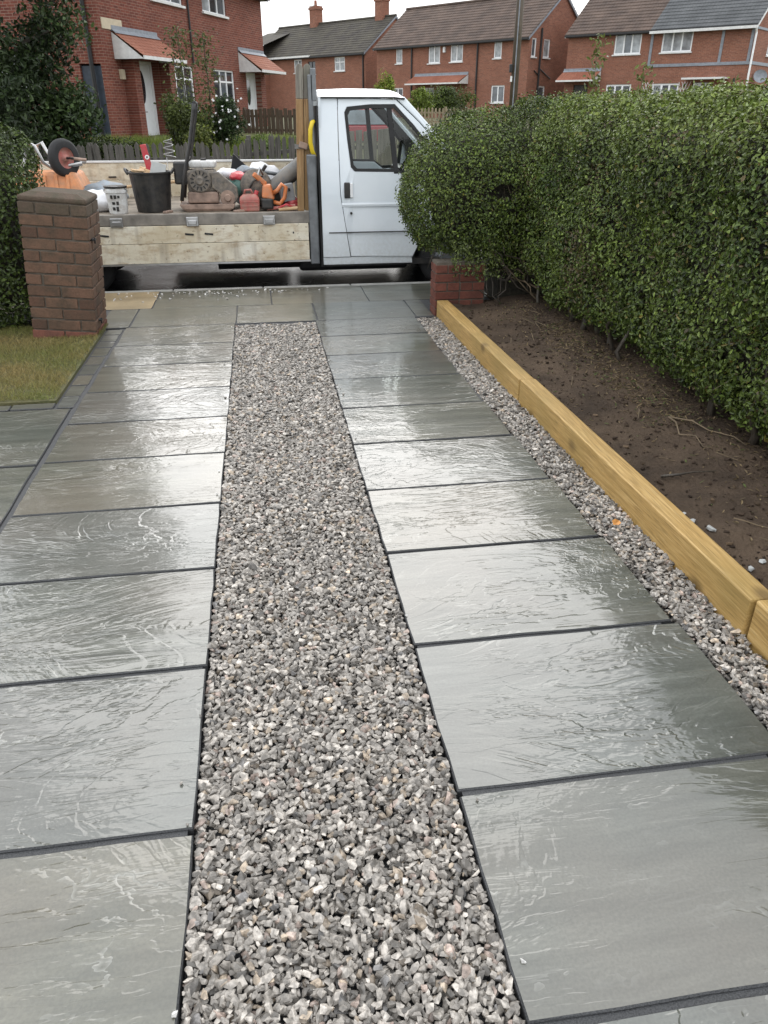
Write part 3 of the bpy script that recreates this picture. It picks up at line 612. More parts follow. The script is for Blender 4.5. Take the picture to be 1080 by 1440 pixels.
n = 2600; P = np.stack([RNG.uniform(2.28, 3.2, n), RNG.uniform(1.0, 6.5, n), np.zeros(n)], 1); P[:, 2] = 1.61 + .0 * P[:, 0] + np.abs(RNG.normal(0, .055, n)) - .02
keep_ = sdA(P) < .16; P = P[keep_]; n = len(P)
leaves('young_shoots', P, RNG.normal(0, 1, (n, 3)), .034, .014, np.array([.14, .20, .035]) * RNG.uniform(.5, 1.2, (n, 1)), LEAF, hb)

def twigs(parent, sd, lo, hi, n, rad=.0022):
    P, nr = grow(sd, lo, hi, n, .10, .0); V = []; F = []; d = unit(nr + RNG.normal(0, .7, P.shape) + np.array([0, 0, .3])); L_ = RNG.uniform(.06, .15, (n, 1)); a = unit(np.cross(d, RNG.normal(size=d.shape))); b = np.cross(d, a)
    ring_ = [a * rad, (-a * .5 + b * .87) * rad, (-a * .5 - b * .87) * rad]; V = np.stack([P + r_ for r_ in ring_] + [P + d * L_], 1).reshape(-1, 3); i = np.arange(n)[:, None] * 4
    F = np.concatenate([i + np.array([0, 1, 3]), i + np.array([1, 2, 3]), i + np.array([2, 0, 3])]); c_ = np.array([.15, .12, .08]) * RNG.uniform(.5, 1.3, (n, 1))
    o = np_mesh('clipped_twigs', V, F, np.repeat(c_, 4, 0), LEAFM, parent); o['kind'] = 'stuff'; return o
twigs(hb, sdA, (2.05, 1.0, .15), (3.3, 6.7, 1.85), 1500)
# rounded hedge over the front wall
hc = thing('hedge', (2.3, 7.25, .05), 'rounded end of hedge bulging over the low red brick wall beside the truck', 'hedge')
sdB = lambda P: sdf_box(P, np.array([2.72, 7.22, .985]), (1.40, .66, .70), .64, 5, .06, 2.6) + .20 * np.clip(P[:, 2] - 1.0, 0, 1) * (P[:, 0] < 2.3) + .03 * vnoise(P, 6.5, 45, 2)
hole = lambda P: ((P[:, 0] - 2.02) / .12) ** 2 + ((P[:, 2] - 1.02) / .055) ** 2 + ((P[:, 1] - 6.6) / .25) ** 2 + .55 * vnoise(P, 9, 4) + RNG.normal(0, .25, len(P)) > 1
P, nr = grow(sdB, (1.15, 6.4, .15), (4.2, 8.0, 1.85), 92000, .16, .045, lambda P: hole(P) & (P[:, 2] > np.interp(P[:, 0], [1.3, 1.7, 2.1, 2.5], [.56, .46, .34, .2]) + .08 * vnoise(P * np.array([1, 1, 0]), 5, 2)))
P = P + nr * (.055 * RNG.random((len(P), 1)) ** 5)
col = leafcol(len(P), P, (.034, .059, .010), (.136, .18, .036), .45, 8, .015)
leaves('foliage', P, nr + RNG.normal(0, .55, P.shape) + np.array([0, 0, .35]), RNG.uniform(.018, .034, len(P)), RNG.uniform(.010, .018, len(P)), col, LEAF, hc)
twigs(hc, sdB, (1.2, 6.4, .4), (2.9, 7.6, 1.8), 700)
n = 2400; Q = np.stack([RNG.uniform(1.62, 2.5, n), RNG.uniform(6.5, 6.72, n), .30 + .34 * RNG.random(n) ** .7], 1); Q = Q[vnoise(Q * np.array([1, 1, .3]), 8, 17) > -.05]; n = len(Q)
leaves('hanging_sprigs', Q, RNG.normal(0, .6, Q.shape) + np.array([-.3, -.8, .3]), RNG.uniform(.016, .034, n), RNG.uniform(.009, .018, n), leafcol(n, Q, (.036, .056, .012), (.13, .16, .04), .4, 6), LEAF, hc)
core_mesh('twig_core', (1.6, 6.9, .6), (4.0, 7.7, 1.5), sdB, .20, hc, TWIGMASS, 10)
MB().bb(2.12, 3.9, 6.78, 7.5, .0, .7).build('hedge_shade_block', TWIGMASS, hc, bevel=.1)  # solid dark block standing in for the deep shade under the hedge
for i in range(18):
    a = Vector((st.uniform(1.95, 2.7), st.uniform(6.45, 6.7), st.uniform(.10, .3))); b = Vector((st.uniform(1.5, 2.4), st.uniform(6.48, 6.75), st.uniform(.36, .66)))
    pts = [a.lerp(b, t_ / 5) + Vector((st.uniform(-.04, .04), st.uniform(-.04, .04), st.uniform(-.03, .03))) for t_ in range(6)]
    MB().tube(pts, st.uniform(.005, .012), 6, .003).build('branch', BARK if i % 3 else TWIG, hc, smooth=True)
# tall leafy shoots standing above the hedge
for (x_, y_, h_, lab) in ((2.62, 6.35, .62, 'taller pale leafy shoot standing up from the hedge top'), (2.80, 5.9, .42, 'shorter leafy shoot standing up right of the taller one')):
    t = thing('plant_shoot', (x_, y_, 1.45), lab, 'shoot', 'leafy shoots above the hedge')
    pts = [(x_ + .012 * math.sin(k_), y_, 1.45 + h_ * k_ / 6) for k_ in range(7)]
    MB().tube(pts, .005, 6, .002).build('stem', TWIG, t)
    n = int(150 * h_ / .5); s = RNG.random(n); P = np.stack([x_ + RNG.normal(0, .035, n), y_ + RNG.normal(0, .035, n), 1.5 + h_ * s], 1)
    leaves('leaf_cluster', P, RNG.normal(0, 1, (n, 3)) + np.array([0, -.6, .5]), RNG.uniform(.03, .05, n), RNG.uniform(.013, .02, n), np.array([.13, .155, .04]) * RNG.uniform(.5, 1.2, (n, 1)), LEAF, t)
# hedge left of the pier
hl = thing('hedge', (-2.5, 6.8, 0), 'dark ivy-like hedge at left edge beside the brown brick pier', 'hedge')
sdC = lambda P: sdf_box(P, np.array([-2.85, 7.0, .72]), (1.02, .45, .74), .28, 12, .07, 2.8)
P, nr = grow(sdC, (-4.0, 6.3, .02), (-1.65, 7.6, 1.65), 34000, .13, .04, lambda P: P[:, 0] < -1.72)
col = leafcol(len(P), P, (.026, .045, .010), (.082, .115, .026), .36, 14)
leaves('foliage', P, nr + RNG.normal(0, .55, P.shape) + np.array([0, 0, .35]), RNG.uniform(.024, .042, len(P)), RNG.uniform(.014, .024, len(P)), col, LEAF, hl)
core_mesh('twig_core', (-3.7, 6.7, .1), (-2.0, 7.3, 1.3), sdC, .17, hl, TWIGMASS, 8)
for i in range(6):
    x_ = -2.1 - i * .25; MB().tube([(x_, 6.9, 0), (x_ + .03, 6.88, .3), (x_ - .02, 6.9, .7)], .018, 6, .008).build('stem', BARK, hl)

# ================================================================= PIER AND WALL
def brick_mesh(name, d):
    o = MB().box((0, 0, 0), d); me = bpy.data.meshes.new(name); me.from_pydata(o.v, [], o.f)
    bm = bmesh.new(); bm.from_mesh(me); bmesh.ops.recalc_face_normals(bm, faces=bm.faces); bmesh.ops.bevel(bm, geom=bm.edges[:], offset=.0035, segments=1, affect='EDGES'); bm.to_mesh(me); bm.free(); return me
def place(me, name, m, parent, loc, rz=0, jit=.003):
    mm = me
    o = bpy.data.objects.new(name, mm); COL.objects.link(o); o.parent = parent
    o.location = Vector(loc) + Vector((random.uniform(-jit, jit), random.uniform(-jit, jit), random.uniform(-.001, .001))); o.rotation_euler = (random.uniform(-.012, .012), random.uniform(-.012, .012), rz + random.uniform(-.012, .012))
    o.material_slots[0].link = 'OBJECT'; o.material_slots[0].material = m; return o
S = .485; BL, BW, CH = (S - .012) / 2, .112, .0865
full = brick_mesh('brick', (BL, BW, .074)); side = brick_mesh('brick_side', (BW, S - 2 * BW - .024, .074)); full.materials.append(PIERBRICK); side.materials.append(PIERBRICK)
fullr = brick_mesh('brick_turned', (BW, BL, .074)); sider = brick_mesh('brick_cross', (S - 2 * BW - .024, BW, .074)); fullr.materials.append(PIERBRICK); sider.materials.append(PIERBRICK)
pier = thing('brick_pier', (-1.615, 6.555, -.02), 'leaning weathered brown brick gate pier at left of the drive', 'brick pier', rot=(0, R(5.2), 0))
MB().bb(-S / 2 + .012, S / 2 - .012, -S / 2 + .012, S / 2 - .012, 0, 12 * CH).build('mortar', MORTAR, pier, local=True)
for c in range(12):
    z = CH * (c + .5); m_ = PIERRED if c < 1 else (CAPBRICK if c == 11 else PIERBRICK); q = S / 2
    if c % 2 == 0:
        for yy in (-1, 1):
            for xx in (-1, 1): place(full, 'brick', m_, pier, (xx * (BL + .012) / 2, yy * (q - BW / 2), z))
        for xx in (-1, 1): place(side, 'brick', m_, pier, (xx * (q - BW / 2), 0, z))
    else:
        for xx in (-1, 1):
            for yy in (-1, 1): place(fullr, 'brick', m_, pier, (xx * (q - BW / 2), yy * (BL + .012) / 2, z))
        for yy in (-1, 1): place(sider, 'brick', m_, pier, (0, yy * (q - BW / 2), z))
cap = MB().add([(-q, -q, 0), (q, -q, 0), (q, q, 0), (-q, q, 0), (-q, -q, .035), (q, -q, .035), (q, q, .035), (-q, q, .035), (-.17, -.17, .066), (.17, -.17, .066), (.17, .17, .066), (-.17, .17, .066)],
              [(0, 3, 2, 1), (0, 1, 5, 4), (1, 2, 6, 5), (2, 3, 7, 6), (3, 0, 4, 7), (4, 5, 9, 8), (5, 6, 10, 9), (6, 7, 11, 10), (7, 4, 8, 11), (8, 9, 10, 11)])
cap.v = [(x, y, z + 12 * CH) for x, y, z in cap.v]
cap.build('cap', CAPBRICK, pier, local=True, bevel=.012)
for z in (.78, .16):                                  # old gate hinge pins
    MB().box((S / 2 + .012, -.12, z), (.03, .05, .012)).cyl((S / 2 + .02, -.12, z - .03), (S / 2 + .02, -.12, z + .012), .006).build('hinge_pin', DARKSTEEL, pier, local=True)

wall = thing('low_brick_wall', (1.48, 6.64, -.02), 'low red brick wall end under the rounded hedge, behind the last sleeper', 'brick wall')
stre = brick_mesh('wall_brick', (.215, .1025, .065)); head = brick_mesh('wall_header', (.1025, .215, .065)); stre.materials.append(WALLBRICK); head.materials.append(WALLBRICK)
MB().bb(1.49, 1.93, 6.652, 6.852, -.02, .45).build('mortar', MORTAR, wall)
for c in range(6):
    z = .035 + c * .0755
    if c % 2 == 0:
        for i in range(2):
            for yy in (.052, .163): place(stre, 'brick', WALLBRICK, wall, (.1075 + i * .2255, yy, z), jit=.002)
    else:
        for i in range(4): place(head, 'brick', WALLBRICK, wall, (.052 + i * .1135, .1075, z), jit=.002)

# ================================================================= THE TRUCK
YN, YF = 8.55, 10.45                                   # near and far flank of the cab
tr = thing('flatbed_truck', (0, 9.5, ROAD_Z), 'white single-cab dropside truck parked across the end of the drive', 'truck')
def inward(z): return .10 * max(0, z - .75) ** 1.5 + max(0, .45 - z) * .05
def side_pt(x, z, near=True, off=0.0):
    return (x, YN + inward(z) + off, z) if near else (x, YF - inward(z) - off, z)
DO = [(.853, 1.60), (.858, 1.722), (1.172, 1.726), (1.452, 1.716), (1.69, 1.512), (1.915, 1.285), (1.93, 1.04), (1.90, .72), (1.640, .188), (.954, .205), (.900, .54), (.856, .84), (.852, 1.331)]
DW = [(.921, 1.60), (.948, 1.650), (1.186, 1.672), (1.440, 1.674), (1.640, 1.482), (1.835, 1.262), (1.80, .975), (1.585, .965), (1.475, 1.046), (1.203, 1.052), (1.01, 1.056), (.972, 1.095), (.941, 1.357)]
def ring(o_, i_, near, off, th):
    n = len(o_); mb = MB(); s_ = 1
    v = [side_pt(*p, near, off) for p in o_] + [side_pt(*p, near, off) for p in i_] + [side_pt(*p, near, off + th) for p in o_] + [side_pt(*p, near, off + th) for p in i_]
    f = []
    for k in range(n):
        j = (k + 1) % n
        f += [(k, j, n + j, n + k), (2 * n + k, 3 * n + k, 3 * n + j, 2 * n + j), (k, 2 * n + k, 2 * n + j, j), (n + k, n + j, 3 * n + j, 3 * n + k)]
    return mb.add(v, f)
for near in (True, False):
    d = ring(DO, DW, near, 0.0, .035).build('door', PAINT, tr, bevel=.006, seg=2)
    if near: d['label'] = 'white driver door facing the drive'
    inn = [(x + (1.35 - x) * .075, z + (1.32 - z) * .10) for x, z in DW]
    ring(DW, inn, near, -.003, .03).build('window_seal', RUBBER, d)
    n = len(inn); MB().add([side_pt(*p, near, .014) for p in inn], [tuple(range(n))]).build('window_pane', GLASS, d)
    MB().add([side_pt(1.355, 1.66, near, .0), side_pt(1.405, 1.66, near, .0), side_pt(1.475, 1.03, near, .0), side_pt(1.425, 1.03, near, .0),
              side_pt(1.355, 1.66, near, .03), side_pt(1.405, 1.66, near, .03), side_pt(1.475, 1.03, near, .03), side_pt(1.425, 1.03, near, .03)],
             [(0, 1, 2, 3), (4, 7, 6, 5), (0, 4, 5, 1), (1, 5, 6, 2), (2, 6, 7, 3), (3, 7, 4, 0)]).build('quarter_light_post', RUBBER, d)
    q = 1 if near else -1; y0 = YN if near else YF
    h = MB().bb(.893, .955, y0 - .012 * q, y0 + .012 * q, .80, .952).build('door_handle', BLACKPL, d, bevel=.008)
    MB().bb(.953, .985, y0 - .004 * q, y0 + .01 * q, .805, .945).build('handle_bezel', WHITE, d, bevel=.004)
    MB().cyl((.963, y0 - .008 * q, .65), (.963, y0 + .01 * q, .65), .013, n=14).build('lock', BLACKPL, d)
    MB().add([side_pt(.866, .752, near, -.0), side_pt(1.86, .752, near, -.0), side_pt(1.86, .735, near, -.004), side_pt(.866, .735, near, -.004), side_pt(1.86, .715, near, -.0), side_pt(.866, .715, near, 0)],
             [(0, 1, 2, 3), (3, 2, 4, 5)]).build('swage_line', PAINT, d)
    MB().bb(.72, 1.72, y0 - .007 * q, y0 + .004 * q, .452, .462).build('trim_line', BLACKPL, d)
# body behind and around the doors
def flank(pts, near, off=.0, th=.04):
    n = len(pts); v = [side_pt(*p, near, off) for p in pts] + [side_pt(*p, near, off + th) for p in pts]
    return MB().add(v, [tuple(range(n)), tuple(range(n, 2 * n))[::-1]] + [(k, n + k, n + (k + 1) % n, (k + 1) % n) for k in range(n)])
for near in (True, False):
    zz_ = [.205, .33, .452, .62, .752, .84, .95, 1.08, 1.2, 1.331, 1.45, 1.58, 1.732]; rp = MB(); xr_ = lambda z: float(np.interp(z, [.205, .84, 1.331, 1.732], [.946, .848, .844, .850])); vv = []
    for off_ in (0, .04):
        for z in zz_: vv += [side_pt(.652, z, near, off_), side_pt(xr_(z), z, near, off_)]
    nz_ = len(zz_); ff = []
    for k in range(nz_ - 1): a_ = 2 * k; b_ = a_ + 2 * nz_; ff += [(a_, a_ + 1, a_ + 3, a_ + 2), (b_, b_ + 2, b_ + 3, b_ + 1), (a_, a_ + 2, b_ + 2, b_), (a_ + 1, b_ + 1, b_ + 3, a_ + 3)]
    rp.add(vv, ff).build('rear_pillar', PAINT, tr)
    flank([(.652, .12), (1.64, .12), (1.63, .198), (.652, .198)], near, .01, .05).build('sill', PAINT, tr, bevel=.006)
    # A-pillar
    flank([(1.452, 1.700), (1.50, 1.72), (1.97, 1.262), (1.97, 1.02), (1.90, .985), (1.855, 1.235), (1.66, 1.455), (1.455, 1.655)], near, .045, .05).build('pillar_trim', BLACKPL, tr)
    flank([(1.460, 1.722), (1.54, 1.745), (2.26, 1.04), (2.20, 1.0), (1.94, 1.262), (1.70, 1.512)], near, -.002, .06).build('windscreen_pillar', PAINT, tr, bevel=.012)
    # front wing with wheel arch
    arch = [(2.06 + .40 * math.cos(a), .16 + .40 * math.sin(a)) for a in np.linspace(math.pi * .86, .12, 9)]
    flank([(1.65, .30), (1.895, .72), (1.93, 1.03), (2.2, 1.0), (2.70, .86), (2.80, .70), (2.83, .20), (2.50, .20)] + arch[::-1], near, -.004, .05).build('front_wing', PAINT, tr, bevel=.01)
    y0 = YN if near else YF; q = 1 if near else -1
    MB().box((1.87, y0 - .10 * q, 1.12), (.10, .17, .27)).build('mirror', BLACKPL, tr, bevel=.03, seg=3)
# roof shell with rolled edges
U = [(.652, 1.735, 0), (.66, 1.765, 0), (.70, 1.788, 0), (1.0, 1.800, 0), (1.30, 1.797, 0), (1.43, 1.787, 0), (1.50, 1.768, 0), (1.545, 1.738, 0)]
vs = []; nv = 15
for (x, z, _) in U:
    for k in range(nv):
        t = k / (nv - 1); e = 1 - abs(2 * t - 1) ** 7; cr_ = .03 * (1 - (2 * t - 1) ** 2)
        y = YN + .075 + t * (YF - YN - .15); vs.append((x + .10 * (1 - (2 * t - 1) ** 2) * max(0, (x - 1.0)) * .5, y, 1.732 + (z - 1.732) * max(e, .02) + cr_ * (z > 1.75)))
MB().add(vs, [(i * nv + k, i * nv + k + 1, (i + 1) * nv + k + 1, (i + 1) * nv + k) for i in range(len(U) - 1) for k in range(nv - 1)]).build('roof', PAINT, tr, smooth=True, bevel=0)
for near in (True, False):
    MB().tube([(.66, (YN + .075 if near else YF - .075), 1.733), (1.44, (YN + .075 if near else YF - .075), 1.733), (1.54, (YN + .08 if near else YF - .08), 1.722)], .008, 6).build('roof_gutter', BLACKPL, tr)
ya, yb = YN + .06, YF - .06
# rear cab wall with window
MB().bb(.652, .68, ya, yb, .12, 1.1).bb(.652, .68, ya, yb, 1.6, 1.735).bb(.652, .68, ya, 8.95, 1.1, 1.6).bb(.652, .68, 10.05, yb, 1.1, 1.6).build('rear_wall', PAINT, tr)
MB().bb(.664, .668, 8.95, 10.05, 1.1, 1.6).build('rear_window', GLASS, tr)
MB().add([(1.53, ya + .07, 1.735), (1.53, yb - .07, 1.735), (2.24, yb, 1.035), (2.24, ya, 1.035)], [(0, 1, 2, 3)]).build('windscreen', GLASS, tr)
MB().tube([(1.80, 9.9, 1.50), (2.05, 9.7, 1.24), (2.20, 9.3, 1.08)], .010, 6).build('wiper', BLACKPL, tr)
MB().add([(2.2, ya, 1.02), (2.2, yb, 1.02), (2.72, yb, .86), (2.72, ya, .86), (2.82, yb, .70), (2.82, ya, .70), (2.84, yb, .45), (2.84, ya, .45)], [(0, 1, 2, 3), (3, 2, 4, 5), (5, 4, 6, 7)]).build('bonnet', PAINT, tr, smooth=False)
MB().bb(2.70, 2.90, YN + .02, YF - .02, .12, .42).build('bumper', BLACKPL, tr, bevel=.03)
MB().bb(2.82, 2.86, 9.0, 10.0, .46, .66).build('grille', BLACKPL, tr, bevel=.01)
for y in (8.78, 10.22): MB().box((2.80, y, .60), (.12, .30, .22)).build('headlight', PANE_MID, tr, bevel=.04)
# cab interior
MB().bb(.69, 1.95, ya, yb, .10, .16).build('cab_floor', BLACKPL, tr)
MB().bb(1.66, 2.24, ya + .06, yb - .06, .62, 1.03).build('dashboard', BLACKPL, tr, bevel=.05)
for y in (9.0, 9.75):
    w_ = .5 if y < 9.3 else .85
    MB().bb(.95, 1.45, y - w_ / 2, y + w_ / 2, .30, .50).bb(.72, .86, y - w_ / 2, y + w_ / 2, .45, .98).build('seat', BLACKPL, tr, bevel=.04)
sw = MB(); sw.tube([Vector((1.60, 9.02, 1.02)) + Vector((.10 * math.cos(a), .19 * math.sin(a), .165 * math.cos(a))) for a in np.linspace(0, 6.283, 25)], .016, 8); sw.tube([(1.60, 9.02, 1.02), (1.80, 9.02, .86)], .03, 8); sw.tube([(1.5, 9.02, .86), (1.60, 9.02, 1.02), (1.69, 9.02, 1.18)], .012, 6)
sw.build('steering_wheel', BLACKPL, tr, smooth=True)
BXU0, BXU1 = -3.0, .44
# chassis, wheels, and unseen parts added to block light under the truck
MB().bb(-3.0, 2.3, 9.05, 9.15, .22, .40).bb(-3.0, 2.3, 9.85, 9.95, .22, .40).bb(-2.6, -2.5, 9.1, 9.9, .24, .38).bb(.5, .6, 9.1, 9.9, .24, .38).bb(-1.2, -1.1, 9.1, 9.9, .24, .38).build('chassis', DARKSTEEL, tr)
MB().bb(.628, .6505, 8.585, 10.4, .10, 1.66).build('cab_gap_shade', DARKSTEEL, tr)  # dark sheet painting the shaded gap between headboard and cab
MB().bb(-1.1, .35, 9.98, 10.36, -.02, .42).build('fuel_tank', DARKSTEEL, tr, bevel=.04)  # unseen box added to block light below the far side of the bed
MB().cyl((-1.9, 8.9, .165), (-1.9, 10.1, .165), .09, n=12).build('rear_axle', DARKSTEEL, tr)
MB().bb(-2.9, -2.3, 9.3, 9.9, .02, .2).build('rear_light_blocker', DARKSTEEL, tr, bevel=.05)  # unseen box added to block light below the tail of the bed
MB().bb(.4, 1.65, 8.9, 10.3, .0, .2).build('cab_light_blocker', DARKSTEEL, tr, bevel=.04)  # unseen box added to block light below the cab
MB().bb(BXU0, BXU1, 8.62, 10.44, .60, .615).build('bed_underside', DARKSTEEL, tr)  # dark panel added so the wet road beneath reflects black
MB().cyl((-.5, 8.95, .13), (.4, 8.95, .13), .09, n=14).build('exhaust_box', DARKSTEEL, tr, smooth=False)
for x, y in ((2.06, 8.74), (2.06, 10.26), (-1.90, 8.78), (-1.90, 10.22)):
    q = -1 if y < 9.5 else 1; z = ROAD_Z + .325
    wh = MB().lathe([(.20, -.09), (.29, -.095), (.322, -.075), (.328, 0), (.322, .075), (.29, .095), (.20, .09)], (x, y, z), 32, (0, 1, 0)).build('wheel', RUBBER, tr, smooth=True)
    MB().lathe([(.205, .085), (.19, .06), (.12, .045), (.11, .075), (.06, .08), (.001, .08)], (x, y, z), 28, (0, q, 0)).build('rim', GREYSTEEL, wh, smooth=True)
# the bed
BX0, BX1, BZ = -3.05, .46, .67
MB().bb(BX0, BX1, 8.60, 10.46, BZ - .05, BZ).build('bed_floor', BEDFLOOR, tr)
MB().bb(BX0, BX1 + .09, 8.545, 8.598, BZ - .105, BZ + .004).build('bed_rail', RAILM, tr, bevel=.006)
db = MB().bb(BX0, BX1 + .04, 8.535, 8.56, .388, BZ - .11).build('dropside_board', PLY, tr, bevel=.004); db['label'] = 'upper plank of the lowered dropside'
db2 = MB().bb(BX0, BX1 + .04, 8.533, 8.558, .190, .384).build('dropside_board', PLY, tr, bevel=.004); db2['label'] = 'lower plank of the lowered dropside'
MB().bb(BX0, BX1 + .05, 8.525, 8.565, .172, .189).build('board_edge', STEEL, tr)
for x in (-2.5, -1.46, -.70, .09):
    MB().bb(x - .062, x + .062, 8.515, 8.55, BZ - .115, BZ - .025).bb(x - .045, x + .045, 8.505, 8.52, BZ - .10, BZ - .055).build('hinge', STEEL, tr, bevel=.006)
for x in (-.745, -.545, -1.6): MB().box((x, 8.531, .475), (.09, .012, .018), (0, R(6), 0)).build('slot', DARKSTEEL, tr, bevel=.006)
MB().bb(.33, .345, 8.532, 8.55, .46, .48).build('slot', DARKSTEEL, tr)
MB().bb(BX0, BX1, 10.44, 10.465, BZ, .86).build('dropside_board', PLY, tr, bevel=.004)
MB().bb(BX0, BX1, 10.442, 10.468, .863, 1.055).build('dropside_board', PLY, tr, bevel=.004)
MB().bb(BX0, BX1, 10.43, 10.475, 1.057, 1.08).build('board_edge', FASCIA, tr, bevel=.004)
for x in (-2.3, -1.75): MB().box((x, 10.436, .90), (.09, .01, .015)).build('slot', DARKSTEEL, tr)
MB().bb(BX0 - .03, BX0, 8.62, 10.44, BZ, 1.06).build('tailboard', PLY, tr, bevel=.004)
# headboard behind the cab
for y in (8.62, 9.2, 9.85, 10.40): MB().bb(.558, .605, y - .035, y + .035, .15 if y < 8.7 else .6, 1.93 if y < 8.7 else 1.55).build('headboard_post', GREYSTEEL, tr, bevel=.006)
MB().bb(.585, .64, 8.585, 8.65, 1.70, 1.985).build('headboard_bracket', GREYSTEEL, tr, bevel=.005)
for z in (1.0, 1.5): MB().bb(.56, .60, 8.66, 10.37, z - .03, z + .03).build('headboard_rail', GREYSTEEL, tr)
MB().bb(.57, .585, 8.66, 10.37, BZ, .98).build('headboard_panel', GREYSTEEL, tr)
MB().bb(.512, .608, 8.525, 8.60, .14, 1.22).build('headboard_corner', GREYSTEEL, tr, bevel=.012)
# rope lashing and hose are separate things
# ---- load on the bed
for x, y, lab in ((.437, 8.69, 'left of two strapped round-topped timber posts behind the cab'), (.514, 8.70, 'right of two strapped round-topped timber posts, beside the cab')):
    t = thing('timber_post', (x, y, BZ), lab, 'timber post', 'timber posts strapped behind the cab', rot=(0, R(2.1), 0)); hw = .036
    MB().bb(-hw, hw, -.04, .04, 0, 1.05).build('shaft', POST, t, bevel=.005, local=True)
    top = [(-hw, 1.052), (hw, 1.052)] + [(hw * math.cos(a), 1.31 + hw * 1.3 * math.sin(a)) for a in np.linspace(0, math.pi, 9)]
    MB().prism(top, XZ, -.037, .037).build('weathered_top', POST_OLD, t, bevel=.004, local=True)
t = thing('ratchet_strap', (.44, 8.65, 1.28), 'grey ratchet strap tied round the two timber posts', 'strap')
MB().bb(.408, .60, 8.636, 8.646, 1.27, 1.31).bb(.408, .415, 8.64, 8.76, 1.27, 1.31).build('webbing', GREYCLOTH, t); MB().box((.49, 8.628, 1.30), (.09, .03, .06), (0, R(18), 0)).build('ratchet', DUSTPINK, t, bevel=.008)
o = MB().tube([(.60, 8.60, 1.52), (.585, 8.58, 1.51), (.565, 8.57, 1.45), (.56, 8.57, 1.33), (.575, 8.58, 1.25), (.60, 8.60, 1.20)], .022, 10).build('yellow_hose', YELLOW, smooth=True); tag(o, 'bright yellow hose hooked on the grey headboard post', 'hose')

# wheelbarrow, upturned
t = thing('wheelbarrow', (-2.2, 9.7, BZ), 'upturned orange wheelbarrow with grey tube frame on the truck bed', 'wheelbarrow')
def frustum(mb, c, a, b, z0, z1, n=1):
    return mb.add([(c[0] - a[0], c[1] - a[1], z0), (c[0] + a[0], c[1] - a[1], z0), (c[0] + a[0], c[1] + a[1], z0), (c[0] - a[0], c[1] + a[1], z0), (c[0] - b[0], c[1] - b[1], z1), (c[0] + b[0], c[1] - b[1], z1), (c[0] + b[0], c[1] + b[1], z1), (c[0] - b[0], c[1] + b[1], z1)],
                  [(0, 3, 2, 1), (4, 5, 6, 7), (0, 1, 5, 4), (1, 2, 6, 5), (2, 3, 7, 6), (3, 0, 4, 7)])
tray = frustum(MB(), (-2.28, 9.7), (.43, .32), (.30, .24), BZ + .01, 1.02).build('tray', ORANGE_T, t, bevel=.03)
for x in (-2.42, -2.30, -2.18, -2.06): MB().box((x, 9.41, .85), (.035, .012, .30), (R(-13), 0, 0)).build('rib', ORANGE_T, tray, bevel=.005)
MB().tube([(-2.50, 9.42, .80), (-2.47, 9.44, 1.10), (-2.44, 9.46, 1.27), (-2.40, 9.47, 1.31), (-2.35, 9.48, 1.28), (-2.30, 9.50, 1.12), (-2.22, 9.52, 1.06), (-1.90, 9.55, 1.10)], .020, 10).build('frame_tube', STEEL, t, smooth=True)
MB().tube([(-2.50, 9.95, .80), (-2.44, 9.95, 1.27), (-2.38, 9.95, 1.30), (-2.30, 9.93, 1.12), (-1.92, 9.86, 1.10)], .020, 10).build('frame_tube', STEEL, t, smooth=True)
wv = Vector((.80, -.62, 0)).normalized(); wc = Vector((-2.07, 9.50, 1.16))
wh = MB().lathe([(.105, -.04), (.16, -.048), (.188, -.03), (.194, 0), (.188, .03), (.16, .048), (.105, .04)], wc, 28, wv).build('wheel', RUBBER, t, smooth=True)
MB().lathe([(.108, .03), (.095, .012), (.04, .01), (.035, .045), (.001, .045)], wc, 22, wv).build('rim', REDFUEL, wh, smooth=True)
MB().cyl(wc - wv * .12, wc + wv * .14, .012).build('axle', DARKSTEEL, wh); MB().tube([wc + wv * .11, wc + wv * .10 + Vector((.16, .02, -.02))], .016, 8).build('fork', DUSTPINK, t)
o = MB().lathe([(.001, 0), (.058, .0), (.062, .02), (.055, .18), (.062, .185), (.064, .21), (.001, .21)], (-2.36, 9.18, .80), 20, (-.14, 0, 1)).build('marker_spray_can', ORANGE, smooth=False); tag(o, 'orange canister leaning in front of the wheelbarrow tray', 'canister')

# white sack
def blob(name, c, r, seed, m, parent=None, amp=.16, sub=3, sc=4.0, flat=0):
    bm = bmesh.new(); bmesh.ops.create_icosphere(bm, subdivisions=sub, radius=1)
    V = np.array([v.co[:] for v in bm.verts]); k_ = 1 + amp * vnoise(V, sc * .5, seed); V = V * k_[:, None] * np.array(r) + np.array(c)
    if flat: V[:, 2] = np.maximum(V[:, 2], flat)
    for v, p in zip(bm.verts, V): v.co = Vector(p) - org(parent)
    me = bpy.data.meshes.new(name); bm.to_mesh(me); bm.free(); me.polygons.foreach_set('use_smooth', [True] * len(me.polygons)); return link(me, name, m, parent)
tag(blob('sack', (-1.68, 8.95, .76), (.20, .16, .12), 3, WHITEBAG, amp=.22, flat=BZ), 'crumpled white plastic sack next to the white tub', 'sack')
